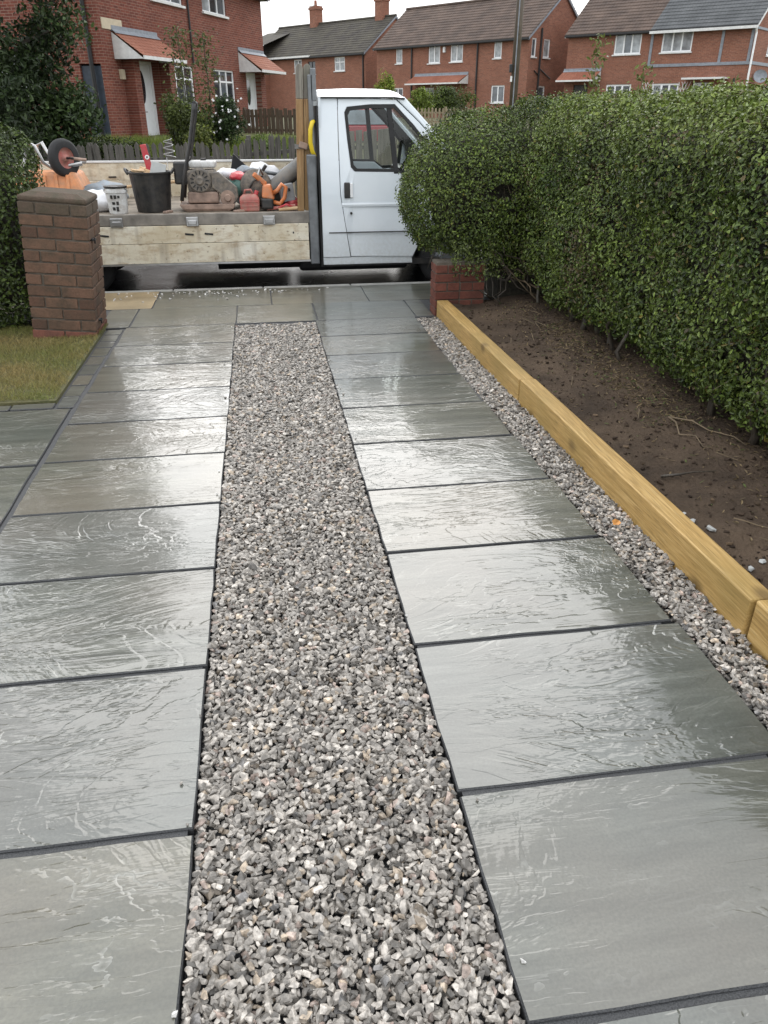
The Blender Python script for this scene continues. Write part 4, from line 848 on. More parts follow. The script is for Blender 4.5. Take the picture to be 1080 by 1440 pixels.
# white tub
t = thing('paint_tub', (-1.45, 8.72, BZ), 'white plastic tub with dark label and handle on the bed edge', 'tub')
MB().lathe([(.001, 0), (.088, .0), (.092, .01), (.108, .20), (.116, .205), (.116, .225), (.110, .225), (.108, .245), (.112, .25), (.112, .262), (.098, .262), (.094, .22)], (-1.45, 8.72, BZ), 28).build('body', TUBW, t, smooth=False)
MB().lathe([(.111, .242), (.116, .25), (.116, .262), (.100, .262), (.001, .255)], (-1.45, 8.72, BZ + .004), 28).build('lid', BLACKPL, t)
for a0, a1, z0, z1 in ((-.55, -.25, .04, .07), (-.15, .10, .03, .075), (-.5, -.2, .095, .12), (-.08, .16, .09, .125), (-.6, -.35, .15, .185), (-.25, .0, .15, .185), (.08, .3, .155, .18)):
    mb = MB(); v = []
    for z in (z0, z1):
        for k_ in range(4):
            a = -math.pi / 2 + a0 + (a1 - a0) * k_ / 3 + .12; rr = .0935 + .016 * z / .2 + .0012; v.append((-1.45 + rr * math.cos(a), 8.72 + rr * math.sin(a), BZ + z))
    mb.add(v, [(k_, k_ + 1, 5 + k_, 4 + k_) for k_ in range(3)]).build('label_print', BLACKPL, t)
MB().tube([Vector((-1.45 + .118 * math.cos(a), 8.72 - .06 * math.sin(a) - .02, BZ + .215 + .05 * math.sin(a))) for a in np.linspace(0, math.pi, 12)], .003, 6).build('handle', STEEL, t)
# black rubble bucket with offcuts
t = thing('rubble_bucket', (-1.10, 8.86, BZ), 'black rubber bucket full of offcuts on the bed edge', 'bucket')
c = (-1.105, 8.86, BZ)
MB().lathe([(.001, 0), (.165, 0), (.172, .012), (.212, .37), (.222, .375), (.222, .39), (.206, .39), (.165, .05), (.001, .045)], c, 30).build('body', BLACKPL, t, smooth=False)
for s in (-1, 1): MB().tube([Vector(c) + Vector((s * (.212 + .035 * math.sin(a)), .07 * math.cos(a), .365 + .05 * math.sin(a))) for a in np.linspace(0, math.pi, 9)], .012, 8).build('handle', BLACKPL, t, smooth=True)
for i, (x, y, z, d, rt) in enumerate(((-1.17, 8.82, 1.05, (.24, .05, .022), (.2, .25, .5)), (-1.12, 8.90, 1.055, (.05, .22, .03), (.3, .2, .9)), (-1.20, 8.88, 1.06, (.18, .06, .02), (.1, -.3, 1.2)), (-1.06, 8.92, 1.04, (.2, .06, .03), (0, -.2, .2)), (-1.19, 8.79, 1.07, (.09, .05, .012), (.1, .1, .1)))):
    o = MB().box((x, y, z), d, rt).build('timber_offcut', OFFCUT, bevel=.003); tag(o, ('long flat', 'crosswise', 'tilted', 'hindmost', 'smallest pale')[i] + ' timber offcut lying in the black bucket', 'offcut', 'offcuts in the black bucket')
o = MB().box((-1.02, 8.80, 1.04), (.15, .03, .21), (R(-14), R(16), 0)).build('slab_offcut', STONEOFF, bevel=.004); tag(o, 'pale grey stone offcut standing in the black bucket', 'stone offcut')
t = thing('spirit_level', (-1.10, 8.90, .9), 'red spirit level sticking up out of the black bucket', 'spirit level')
rt = (0, R(-9), R(4)); MB().box((-1.12, 8.93, 1.14), (.062, .028, .34), rt).build('body', REDP, t, bevel=.005); MB().cyl((-1.118, 8.912, 1.19), (-1.118, 8.935, 1.19), .022, n=16).build('vial_window', WHITE, t); MB().cyl((-1.118, 8.909, 1.19), (-1.118, 8.93, 1.19), .009, n=12).build('vial', DARKSTEEL, t)
wr = MB(); wr.tube([(-.90 + .065 * math.cos(a * 1.0) * (1 - .02 * a), 9.02 + .04 * math.sin(a), 1.18 + a * .0095) for a in np.linspace(0, 6.283 * 3, 60)] , .0035, 5); wr.tube([(-.93, 9.02, .8), (-.93, 9.02, 1.18)], .0035, 5)
tag(wr.build('wire_coil', STEEL, smooth=True), 'loose coil of silver wire standing beside the black bucket', 'wire coil')

# plate compactor
t = thing('plate_compactor', (-.55, 8.95, BZ), 'dusty plate compactor with tall black handle on the truck bed', 'plate compactor')
MB().add([(-.80, 8.72, BZ + .03), (-.27, 8.72, BZ + .03), (-.27, 9.12, BZ + .03), (-.80, 9.12, BZ + .03), (-.76, 8.74, BZ), (-.32, 8.74, BZ), (-.32, 9.10, BZ), (-.76, 9.10, BZ), (-.83, 8.72, BZ + .075), (-.25, 8.72, BZ + .075), (-.25, 9.12, BZ + .075), (-.83, 9.12, BZ + .075), (-.79, 8.745, BZ + .07), (-.29, 8.745, BZ + .07), (-.29, 9.10, BZ + .07), (-.79, 9.10, BZ + .07)],
         [(4, 7, 6, 5), (0, 1, 5, 4), (1, 2, 6, 5), (2, 3, 7, 6), (3, 0, 4, 7), (0, 8, 9, 1), (1, 9, 10, 2), (2, 10, 11, 3), (3, 11, 8, 0), (8, 12, 13, 9), (9, 13, 14, 10), (10, 14, 15, 11), (11, 15, 12, 8), (12, 15, 14, 13)]).build('base_plate', DUSTPINK, t, bevel=.006)
MB().bb(-.74, -.42, 8.78, 9.06, BZ + .08, .86).build('deck', DUSTPINK, t, bevel=.015)
MB().box((-.58, 8.93, .96), (.30, .26, .22)).build('engine_block', ENGINE, t, bevel=.03)
e = MB().lathe([(.001, .03), (.03, .035), (.05, .02), (.105, .02), (.122, .005), (.122, -.07)], (-.60, 8.79, .97), 26, (0, -1, 0)).build('recoil_starter', ENGINE, t)
for a in np.linspace(0, 6.283, 14)[:-1]: MB().box((-.60 + .078 * math.cos(a), 8.768, .97 + .078 * math.sin(a)), (.034, .006, .012), (0, -a, 0)).build('vent_slot', DARKSTEEL, e)
MB().bb(-.70, -.42, 8.84, 9.04, 1.085, 1.155).build('fuel_tank', TUBW, t, bevel=.025, seg=3); MB().cyl((-.55, 8.93, 1.155), (-.55, 8.93, 1.175), .03, n=16).build('fuel_cap', BLACKPL, t)
MB().bb(-.86, -.71, 8.83, 9.03, .93, 1.15).build('air_filter', BLACKPL, t, bevel=.02)
bg_ = [(-.47, 1.05), (-.40, 1.05), (-.22, .90), (-.215, .80), (-.25, .745), (-.31, .745), (-.35, .80), (-.42, .86), (-.48, .90)]
MB().prism(bg_, XZ, 8.77, 8.84).build('belt_guard', ENGINE, t, bevel=.01)
MB().lathe([(.001, .012), (.03, .014), (.04, .0), (.075, .0), (.082, -.03)], (-.325, 8.766, .80), 24, (0, -1, 0)).build('pulley', DUSTPINK, t)
for s in (8.74, 9.10): MB().tube([(-.80, s, .78), (-.76, s, .98), (-.66, s, 1.30), (-.585, s, 1.62), (-.575, s, 1.68)], .019, 10).build('handle_bar', BLACKPL, t, smooth=True)
MB().tube([(-.575, 8.74, 1.68), (-.575, 9.10, 1.68)], .021, 10).build('handle_grip', RUBBER, t, smooth=True)
MB().tube([(-.70, 8.74, 1.18), (-.70, 9.10, 1.18)], .014, 8).build('handle_brace', BLACKPL, t)

# jerrycan, cut-off saw, bags and clutter against the headboard
t = thing('fuel_can', (-.10, 8.72, BZ), 'dusty red plastic fuel can at the bed edge', 'fuel can')
MB().add([(-.20, 8.66, BZ), (.0, 8.66, BZ), (.0, 8.80, BZ), (-.20, 8.80, BZ), (-.205, 8.655, BZ + .13), (.005, 8.655, BZ + .13), (.005, 8.805, BZ + .13), (-.205, 8.805, BZ + .13), (-.16, 8.69, BZ + .17), (-.03, 8.69, BZ + .17), (-.03, 8.78, BZ + .17), (-.16, 8.78, BZ + .17)],
         [(0, 3, 2, 1), (0, 1, 5, 4), (1, 2, 6, 5), (2, 3, 7, 6), (3, 0, 4, 7), (4, 5, 9, 8), (5, 6, 10, 9), (6, 7, 11, 10), (7, 4, 8, 11), (8, 9, 10, 11)]).build('body', REDFUEL, t, bevel=.018, seg=3)
MB().tube([(-.15, 8.73, BZ + .165), (-.14, 8.73, BZ + .205), (-.08, 8.73, BZ + .21), (-.06, 8.73, BZ + .165)], .012, 8).build('handle', REDFUEL, t, smooth=True); MB().cyl((-.035, 8.73, BZ + .15), (-.015, 8.73, BZ + .20), .022, n=14).build('cap', REDP, t)
for z in (.05, .09): MB().bb(-.19, -.01, 8.653, 8.66, BZ + z, BZ + z + .012).build('moulded_rib', REDFUEL, t, bevel=.003)
t = thing('cut_off_saw', (.16, 8.75, BZ), 'orange and black petrol cut-off saw lying beside the fuel can', 'saw')
MB().add([(.03, 8.68, .80), (.16, 8.67, .78), (.18, 8.86, .78), (.03, 8.86, .80), (.05, 8.70, .93), (.13, 8.69, .93), (.14, 8.84, .93), (.05, 8.84, .93)], [(0, 3, 2, 1), (4, 5, 6, 7), (0, 1, 5, 4), (1, 2, 6, 5), (2, 3, 7, 6), (3, 0, 4, 7)]).build('motor_housing', ORANGE, t, bevel=.02, seg=3)
MB().bb(.02, .15, 8.67, 8.86, BZ + .02, .80).build('engine', BLACKPL, t, bevel=.02)
MB().tube([(.14, 8.72, .76), (.22, 8.71, .74), (.27, 8.71, .80), (.29, 8.71, .90), (.25, 8.72, .93), (.20, 8.72, .87), (.15, 8.73, .84)], .022, 8).build('rear_handle', ORANGE, t, smooth=True)
MB().tube([(.03, 8.74, .94), (.0, 8.74, 1.01), (.03, 8.76, 1.08), (.06, 8.80, 1.02)], .012, 8).build('front_handle', STEEL, t, smooth=True)
MB().box((.02, 8.76, .98), (.16, .06, .05), (0, R(40), .2)).build('cutting_arm', ORANGE, t, bevel=.012)
MB().cyl((-.02, 8.93, .90), (-.02, 8.945, .90), .15, n=28).build('blade', DARKSTEEL, t)
MB().lathe([(.001, .03), (.16, .025), (.17, 0), (.17, -.03)], (-.02, 8.93, .90), 24, (0, -1, .1)).build('blade_guard', ENGINE, t, smooth=True)
for i, (c, r_, m_, nm, lab, cat) in enumerate((((-.10, 9.25, .85), (.22, .2, .2), BLUEBAG, 'bag', 'blue-grey bag slumped behind the compactor', 'bag'), ((-.20, 9.05, .98), (.10, .1, .055), REDP, 'work_glove', 'bright red cloth lump on top of the bags', 'cloth'),
        ((-.22, 9.02, .88), (.11, .1, .10), GREENBAG, 'sack', 'dark green sack under the red cloth', 'sack'), ((-.33, 9.2, 1.0), (.12, .1, .06), WHITEBAG, 'sack', 'small white bag behind the belt guard', 'sack'),
        ((.36, 8.85, .73), (.08, .07, .06), REDP, 'rag', 'dark red rag on the bed below the timber posts', 'rag'))):
    tag(blob(nm, c, r_, 20 + i, m_, amp=.28, flat=BZ), lab, cat)
t = thing('shovel', (-.25, 9.4, BZ), 'dark shovel blade pointing up behind the bags', 'shovel')
MB().add([(-.30, 9.38, .98), (-.17, 9.40, .98), (-.10, 9.40, 1.06), (-.25, 9.36, 1.20), (-.30, 9.42, .98), (-.17, 9.44, .98), (-.10, 9.43, 1.06), (-.25, 9.39, 1.20)], [(0, 1, 2, 3), (7, 6, 5, 4), (0, 4, 5, 1), (1, 5, 6, 2), (2, 6, 7, 3), (3, 7, 4, 0)]).build('blade', DARKSTEEL, t, bevel=.006)
MB().tube([(-.20, 9.42, 1.06), (.10, 9.40, .80), (.30, 9.38, .70)], .018, 8).build('shaft', GREYCLOTH, t)
pts = [Vector((.50, 9.0, 1.12)), Vector((.40, 8.98, 1.05)), Vector((.26, 8.96, .95)), Vector((.14, 8.98, .86)), Vector((.05, 9.0, .80))]
o = MB().tube(pts, .085, 14, .075).build('tarpaulin_roll', GREYCLOTH, smooth=True); tag(o, 'rolled grey tarpaulin leaning against the timber posts', 'tarpaulin')
o = MB().tube([p + Vector((.03, .16, -.03)) for p in pts], .07, 12, .06).build('tarpaulin_roll', GREYCLOTH, smooth=True); tag(o, 'second grey tarpaulin roll lying behind the first one', 'tarpaulin')
t = thing('concrete_block', (.33, 8.9, BZ), 'grey block with two dark slots beside the timber posts', 'block')
MB().box((.30, 8.82, .84), (.15, .08, .17), (0, R(-8), .15)).build('body', BLOCKGREY, t, bevel=.006)
for x, z in ((.28, .83), (.325, .87)): MB().box((x, 8.774, z), (.022, .01, .03), (0, R(-8), .15)).build('slot', DARKSTEEL, t)
for i, (p0, p1, m_, lab) in enumerate((((.08, 8.72, .69), (.38, 8.70, .72), REDFUEL, 'red handled tool lying flat along the bed edge'), ((.20, 8.66, .69), (.40, 8.66, .70), OFFCUT, 'pale wooden handle lying flat along the bed edge'), ((-.05, 9.0, .90), (.10, 8.95, 1.10), BLACKPL, 'black bar poking up above the saw'))):
    tag(MB().cyl(p0, p1, .018, n=10).build('hand_tool', m_), lab, 'tool')
for i, (pts, r_, m_, nm, lab, cat) in enumerate((
        ([(-.30, 9.30, .98), (-.05, 9.10, 1.05), (.22, 9.12, 1.00), (.40, 9.25, 1.10)], .022, GREYSTEEL, 'pipe', 'thin grey pipe lying across the bags behind the saw', 'pipe'),
        ([(-.15, 8.95, .78), (-.05, 8.88, .95), (.06, 8.92, 1.0), (.02, 9.05, .93), (-.12, 9.02, .88), (-.2, 8.93, .80)], .010, BLACKPL, 'cable', 'black cable looped behind the fuel can', 'cable'),
        ([(.20, 8.66, .70), (.28, 8.64, .74), (.36, 8.67, .71), (.30, 8.72, .70), (.22, 8.70, .72)], .010, REDP, 'air_hose', 'short red hose curled at the foot of the timber posts', 'hose'),
        ([(-2.95, 10.2, .72), (-1.6, 10.25, .80), (-.2, 10.3, .92)], .018, OFFCUT, 'wooden_pole', 'long pale wooden pole lying along the far side board', 'pole'),
        ([(-.85, 9.3, .70), (-.80, 9.5, 1.00), (-.72, 9.8, 1.30)], .016, POST, 'wooden_pole', 'wooden pole leaning against the far side behind the compactor', 'pole'))):
    tag(MB().tube(pts, r_, 8).build(nm, m_, smooth=True), lab, cat)
for i, (c, r_, m_, lab) in enumerate((((.20, 9.15, .80), (.17, .14, .14), GREYCLOTH, 'crumpled grey dust sheet between the tarpaulin rolls and saw'), ((-1.75, 9.6, .78), (.28, .25, .12), BLUEBAG, 'flat blue-grey sack lying behind the white tub'), ((.05, 9.45, .90), (.2, .16, .2), WHITEBAG, 'pale rubble sack standing at the back of the load'))):
    tag(blob('sack', c, r_, 60 + i, m_, amp=.32, flat=BZ), lab, 'sack')
for i, (x, y, a) in enumerate(((-1.78, 8.78, .3), (-.95, 8.68, 1.1), (-.20, 8.66, .6))):
    o = MB().box((x, y, BZ + .012), (.10 + .03 * i, .045, .024), (0, 0, a)).build('rubble_chunk', DUSTPINK, bevel=.006); tag(o, ('small pink-brown rubble piece beside the white sack', 'small rubble piece between the bucket and the compactor', 'small rubble piece beside the fuel can')[i], 'rubble', 'rubble pieces on the bed')
tag(blob('cab_clutter', (2.0, 9.1, 1.06), (.16, .2, .07), 41, GREYCLOTH, amp=.3), 'grey clutter heaped on the truck dashboard', 'clutter'); tag(blob('cab_rag', (1.92, 8.95, 1.10), (.05, .05, .035), 42, REDP, amp=.3), 'small red rag on the truck dashboard', 'rag')

# ================================================================= HOUSES
def wall_face(x0, x1, z0, z1, ops, y, depth, axis='X', sgn=1):
    """facade with real openings; ops = (x0, x1, z0, z1); axis X: wall in the x-z plane at y; axis Y: wall in the y-z plane at x=y"""
    P_ = (lambda u, v, w_: (u, y + w_ * sgn, v)) if axis == 'X' else (lambda u, v, w_: (y + w_ * sgn, u, v))
    us = sorted({x0, x1, *[o[0] for o in ops], *[o[1] for o in ops]}); zs = sorted({z0, z1, *[o[2] for o in ops], *[o[3] for o in ops]}); mb = MB()
    for a, b in zip(us, us[1:]):
        for c, d in zip(zs, zs[1:]):
            if any(o[0] <= a and b <= o[1] and o[2] <= c and d <= o[3] for o in ops): continue
            mb.add([P_(a, c, 0), P_(b, c, 0), P_(b, d, 0), P_(a, d, 0)], [(0, 1, 2, 3)])
    for (a, b, c, d) in ops:
        mb.add([P_(a, c, 0), P_(b, c, 0), P_(b, d, 0), P_(a, d, 0), P_(a, c, depth), P_(b, c, depth), P_(b, d, depth), P_(a, d, depth)], [(0, 1, 5, 4), (1, 2, 6, 5), (2, 3, 7, 6), (3, 0, 4, 7)])
    return mb
def window(h, op, y, axis='X', sgn=1, cols=2, top=.0, glass=PANE_DARK, sill=True, bar=.055, inset=.07, glasses=None, frame=WHITE):
    a, b, c, d = op
    def bx(mb, u0, u1, v0, v1, w0, w1):
        w0, w1 = sorted((w0 * sgn, w1 * sgn)); return mb.bb(u0, u1, y + w0, y + w1, v0, v1) if axis == 'X' else mb.bb(y + w0, y + w1, u0, u1, v0, v1)
    f = MB(); bx(f, a, b, c, c + bar, inset - .03, inset + .04); bx(f, a, b, d - bar, d, inset - .03, inset + .04); bx(f, a, a + bar, c + bar, d - bar, inset - .03, inset + .04); bx(f, b - bar, b, c + bar, d - bar, inset - .03, inset + .04)
    ed = np.linspace(a + bar, b - bar, cols + 1)
    for e in ed[1:-1]: bx(f, e - bar / 2, e + bar / 2, c + bar, d - bar, inset - .03, inset + .04)
    if top: bx(f, a + bar, b - bar, d - bar - top - bar / 2, d - bar - top + bar / 2, inset - .025, inset + .035)
    wn = f.build('window', frame, h, local=True)
    for i, (e0, e1) in enumerate(zip(ed, ed[1:])):
        g_ = glasses[i % len(glasses)] if glasses else glass
        if top:
            bx(MB(), 0, 0, 0, 0, 0, 0)
            m1 = MB(); bx(m1, e0, e1, c + bar, d - bar - top, inset, inset + .015); m1.build('pane', g_, wn, local=True)
            m2 = MB(); bx(m2, e0, e1, d - bar - top, d - bar, inset, inset + .015); m2.build('pane', g_, wn, local=True)
        else:
            m1 = MB(); bx(m1, e0, e1, c + bar, d - bar, inset, inset + .015); m1.build('pane', g_, wn, local=True)
    if sill:
        s_ = MB(); bx(s_, a - .06, b + .06, c - .07, c, -.07, inset); s_.build('sill', FASCIA, wn, local=True)
    return wn
def roof_slope(x0, x1, ya, za, yb, zb, n, th=.03):
    """stepped courses of tiles from the eave (ya, za) to the ridge (yb, zb)"""
    mb = MB()
    for i in range(n):
        t0, t1 = i / n, (i + 1) / n + .012; y0, y1 = ya + (yb - ya) * t0, ya + (yb - ya) * t1; z0, z1 = za + (zb - za) * t0, za + (zb - za) * t1
        mb.add([(x0, y0, z0 + th), (x1, y0, z0 + th), (x1, y1, z1 + .004), (x0, y1, z1 + .004), (x0, y0, z0 - .01), (x1, y0, z0 - .01)], [(0, 1, 2, 3), (4, 5, 1, 0)])
    return mb
def canopy(h, x0, x1, y, z0, z1, out_=.85, m=ROOF_RED, sides=True):
    c = roof_slope(x0, x1, y - out_, z0, y, z1, 7, .02).build('porch_canopy', m, h, local=True)
    MB().bb(x0, x1, y - out_ - .03, y - out_ + .0, z0 - .09, z0 + .005).build('fascia', FASCIA, c, local=True)
    for x in (x0 + .02, x1 - .02):
        MB().add([(x - .015, y - out_, z0 - .08), (x - .015, y - .002, z0 - .08), (x - .015, y - .002, z1 - .03), (x + .015, y - out_, z0 - .08), (x + .015, y - .002, z0 - .08), (x + .015, y - .002, z1 - .03)], [(0, 1, 2), (5, 4, 3), (0, 3, 4, 1), (1, 4, 5, 2), (2, 5, 3, 0)]).build('cheek', FASCIA, c, local=True)
    MB().bb(x0, x1, y - .03, y - .002, z1 - .01, z1 + .14).add([(x0, y - .14, z1 - .06), (x1, y - .14, z1 - .06), (x1, y - .02, z1 + .05), (x0, y - .02, z1 + .05)], [(0, 1, 2, 3)]).build('flashing', LEAD, c, local=True)
    return c
def pipe(h, x, y, z0, z1, r_=.04): return MB().cyl((x, y, z0), (x, y, z1), r_, n=8).build('drainpipe', BLACKPIPE, h, local=True)
def house(loc, rotz, L, D, eave, rise, key, ops, gops, label, roofm, roof_split=None, left_ops=(), over=.25, nrow=22):
    h = thing('brick_house', (loc[0] * 1.134, loc[1] * 1.134, loc[2]), label, 'house', 'brick houses across the street', rotz); h.scale = (1.134, 1.134, 1)
    wall_face(0, L, -.6, eave, ops, 0, .12, 'X', 1).build('wall', HB[key + 'X'], h, local=True)
    wall_face(0, D, -.6, eave, gops, L, .12, 'Y', -1).build('wall', HB[key + 'Y'], h, local=True)
    wall_face(0, D, -.6, eave, left_ops, 0, .12, 'Y', 1).build('wall', HB[key + 'Y'], h, local=True)
    wall_face(0, L, -.6, eave, [], D, .12, 'X', -1).build('wall', HB[key + 'X'], h, local=True)
    for x_ in (0, L): MB().add([(x_, 0, eave), (x_, D, eave), (x_, D / 2, eave + rise)], [(0, 1, 2)]).build('gable', HB[key + 'Y'], h, local=True)
    k_ = rise / (D / 2); dz = over * k_
    parts = [(-.12, L + .12, roofm)] if not roof_split else [(-.12, roof_split[0], roofm), (roof_split[0] + .002, L + .12, roof_split[1])]
    for (a, b, m_) in parts:
        rf = roof_slope(a, b, -over, eave - dz + .10, D / 2, eave + rise + .10, nrow, .045).build('roof', m_, h, local=True)
        roof_slope(a, b, D + over, eave - dz + .10, D / 2, eave + rise + .10, nrow, .045).build('roof', m_, h, local=True)
        MB().tube([(a, D / 2, eave + rise + .12), (b, D / 2, eave + rise + .12)], .11, 8).build('ridge_tile', m_, rf, local=True)
    for x in (-.13, L + .05):
        MB().prism([(-over, eave - dz - .06), (D / 2, eave + rise - .06), (D + over, eave - dz - .06), (D + over, eave - dz + .09), (D / 2, eave + rise + .09), (-over, eave - dz + .09)], YZ, x, x + .08).build('bargeboard', FASCIA if roof_split else LEAD, h, local=True)
    MB().bb(-.1, L + .1, -over - .10, -over, eave - dz - .02, eave - dz + .09).bb(-.05, L + .05, -over, .0, eave - dz - .05, eave - dz - .02).build('gutter', BLACKPIPE, h, local=True)
    return h
# left house: facade receding to the right
ops = [(2.80, 4.66, 3.92, 4.86), (5.98, 7.74, 3.92, 4.86), (3.23, 4.90, .80, 2.15), (6.33, 7.96, .80, 2.15), (1.45, 2.75, 0, 2.18), (9.0, 10.35, 0, 2.18)]
lops = [(.12, .75, -.1, 2.0), (2.0, 3.3, 1.2, 2.35)]
hA = house((-3.69, 23.48, .83), R(66.8), 10.8, 7.0, 5.02, 2.9, 'a', ops, [], 'dark red brick semi-detached house at left with two tiled door canopies', ROOF_BROWN, left_ops=lops)
window(hA, ops[0], 0, cols=3, glasses=[PANE_MID, PANE_PALE, PANE_MID]); window(hA, ops[1], 0, cols=3, glasses=[PANE_PALE, PANE_DARK, PANE_MID])
window(hA, ops[2], 0, cols=3, top=.34, glass=PANE_DARK); window(hA, ops[3], 0, cols=3, top=.34, glasses=[PANE_DARK, PANE_MID, PANE_DARK])
window(hA, lops[1], 0, 'Y', 1, cols=2, glass=PANE_PALE)
d = MB().bb(.55, 1.45, 0, .0, 0, 0) and MB().bb(.06, .10, .13, .74, -.1, 1.95).build('gate', GATEBLUE, hA, local=True); d['label'] = 'blue-grey side gate'
canopy(hA, .50, 2.85, 0, 2.22, 2.86); canopy(hA, 8.45, 10.75, 0, 2.22, 2.86)
for x0, x1 in ((1.45, 2.75), (9.0, 10.35)):
    fr = MB().bb(x0, x0 + .10, .22, .30, 0, 2.18).bb(x1 - .10, x1, .22, .30, 0, 2.18).bb(x0 + .1, x1 - .1, .22, .30, 2.10, 2.18).build('door_frame', WHITE, hA, local=True)
    MB().bb(x0, x1, .32, .36, -.1, 2.2).bb(x0 - .001, x0 + .001, .12, .36, 0, 2.18).bb(x1 - .001, x1 + .001, .12, .36, 0, 2.18).build('porch_recess', HB['aX'], hA, local=True)
    dr = MB().bb(x0 + .10, x1 - .10, .24, .29, .02, 2.10).build('front_door', DOORWHITE, hA, local=True, bevel=.01)
    xm = (x0 + x1) / 2; MB().add([(xm + .19 * math.cos(a), .235, 1.45 + .48 * math.sin(a)) for a in np.linspace(0, 6.283, 25)[:-1]], [tuple(range(24))]).build('oval_pane', PANE_DARK, dr, local=True)
    MB().bb(x0 + .17, x0 + .21, .20, .24, .98, 1.12).build('handle', STEEL, dr, local=True); MB().bb(xm - .14, xm + .14, .232, .24, .72, .76).build('letter_plate', STEEL, dr, local=True)
    MB().bb(x0 - .1, x1 + .1, -.55, .2, -.3, .0).build('doorstep', KERBM, hA, local=True, bevel=.02)
for x in (1.0, 2.95): MB().bb(x - .16, x + .16, -.32, .0, -.5, 2.15).build('porch_pier', HB['aX'], hA, local=True)
MB().bb(.10, 1.05, -.025, .03, 2.88, 3.16).build('plaque', STONE, hA, local=True, bevel=.006)
MB().bb(.62, .78, -.09, 0, 1.62, 1.88).build('meter_box', STONE, hA, local=True); pipe(hA, 4.9, -.05, 2.2, 4.9, .03); pipe(hA, -.06, .35, -.4, 5.0, .055)
for x in (2.6, 8.4): MB().bb(x - .4, x + .4, 3.2, 3.9, 7.2, 9.0).build('chimney', HB['aX'], hA, local=True)
# single-storey side extension
ex = MB().bb(10.82, 13.6, 1.4, 6.5, -.6, 2.35).build('side_extension', HB['aX'], hA, local=True)
MB().bb(10.815, 13.8, 1.1, 6.6, 2.35, 2.52).build('flat_roof', FASCIA, ex, local=True); MB().bb(12.0, 12.12, 1.32, 1.40, 1.0, 2.3).bb(12.35, 12.45, 1.32, 1.40, .4, 2.3).build('white_post', WHITE, ex, local=True)

# middle house
ops = [(1.9, 2.5, 3.70, 4.75), (4.93, 5.96, 3.60, 4.75), (6.86, 7.9, 3.62, 4.75), (10.4, 11.0, 3.70, 4.75), (10.36, 11.4, .97, 2.05), (4.2, 5.5, .9, 2.0), (6.4, 7.4, 0, 2.0), (1.6, 2.6, .97, 2.05)]
gops = [(.25, .70, 3.70, 4.80), (1.45, 2.10, 3.70, 4.80), (1.25, 1.95, .6, 2.0)]
hB = house((8.89, 61.1, 1.12), R(-54.4), 13.05, 6.2, 4.92, 2.62, 'b', ops, gops, 'brick semi-detached pair in the middle with wide brown roof and red canopy', ROOF_BROWN, nrow=15)
for i, o_ in enumerate(ops):
    if i != 6: window(hB, o_, 0, cols=1 if o_[1] - o_[0] < .7 else 2, glass=(PANE_PALE, PANE_PALE, PANE_PALE, PANE_PALE, PANE_MID, PANE_DARK, None, PANE_DARK)[i], bar=.08)
window(hB, gops[0], 13.05, 'Y', -1, cols=1, glass=PANE_MID, bar=.08); window(hB, gops[1], 13.05, 'Y', -1, cols=1, glass=PANE_PALE, bar=.08); window(hB, gops[2], 13.05, 'Y', -1, cols=1, glass=PANE_MID, bar=.09)
MB().bb(6.42, 7.38, .06, .10, 0, 2.0).build('front_door', DOORWHITE, hB, local=True)
canopy(hB, 3.75, 8.45, 0, 2.28, 2.82, 1.0); pipe(hB, 3.45, -.06, -.5, 4.8, .055); pipe(hB, 9.15, -.06, -.5, 4.8, .055)
MB().cyl((13.12, 1.08, -.5), (13.12, 1.08, 5.4), .06, n=8).build('drainpipe', BLACKPIPE, hB, local=True)
MB().tube([(13.11, 1.08, 2.6), (13.11, .6, 2.9)], .04, 6).build('drainpipe', BLACKPIPE, hB, local=True); MB().tube([(13.11, 1.2, 3.0), (13.11, 2.3, 2.45)], .04, 6).build('drainpipe', BLACKPIPE, hB, local=True); MB().bb(6.30, 6.46, -.12, 0, 4.25, 4.6).build('alarm_box', WHITE, hB, local=True)
# house behind, to the left
ops = [(10.6, 11.8, 3.55, 4.6), (10.4, 11.9, .9, 2.0), (5.6, 6.6, 3.55, 4.6), (7.4, 8.3, 3.4, 4.4)]
hC = house((.35, 76.2, 1.1), R(-54.4), 14.1, 6.2, 4.90, 2.62, 'b', ops, [], 'far brick house with dark mossy roof and two chimneys behind the truck cab', ROOF_DARK, nrow=15)
window(hC, ops[0], 0, cols=2, top=.3, glass=PANE_PALE, bar=.08); window(hC, ops[1], 0, cols=2, glass=PANE_PALE, bar=.08); window(hC, ops[2], 0, cols=2, glass=PANE_PALE, bar=.08); window(hC, ops[3], 0, cols=2, glass=PANE_DARK, frame=BLACKPIPE)
pipe(hC, 13.9, -.06, -.5, 4.7, .06); MB().bb(2.0, 8.0, -.40, -.27, 4.72, 4.86).build('white_gutter', FASCIA, hC, local=True)
for x in (4.9, 12.7):
    c_ = MB().bb(x - .42, x + .42, 2.75, 3.45, 7.0, 9.05).bb(x - .48, x + .48, 2.69, 3.51, 8.75, 8.9).build('chimney', HB['bX'], hC, local=True); MB().cyl((x, 3.1, 9.05), (x, 3.1, 9.5), .13, .10, n=10).build('chimney_pot', ROOF_RED, c_, local=True)
    MB().tube([(x - .3, 3.1, 8.9), (x - .3, 3.1, 11.2)], .02, 5).bb(x - .8, x + .2, 3.09, 3.11, 10.9, 10.93).bb(x - .6, x, 3.09, 3.11, 10.6, 10.63).build('aerial', STEEL, c_, local=True)
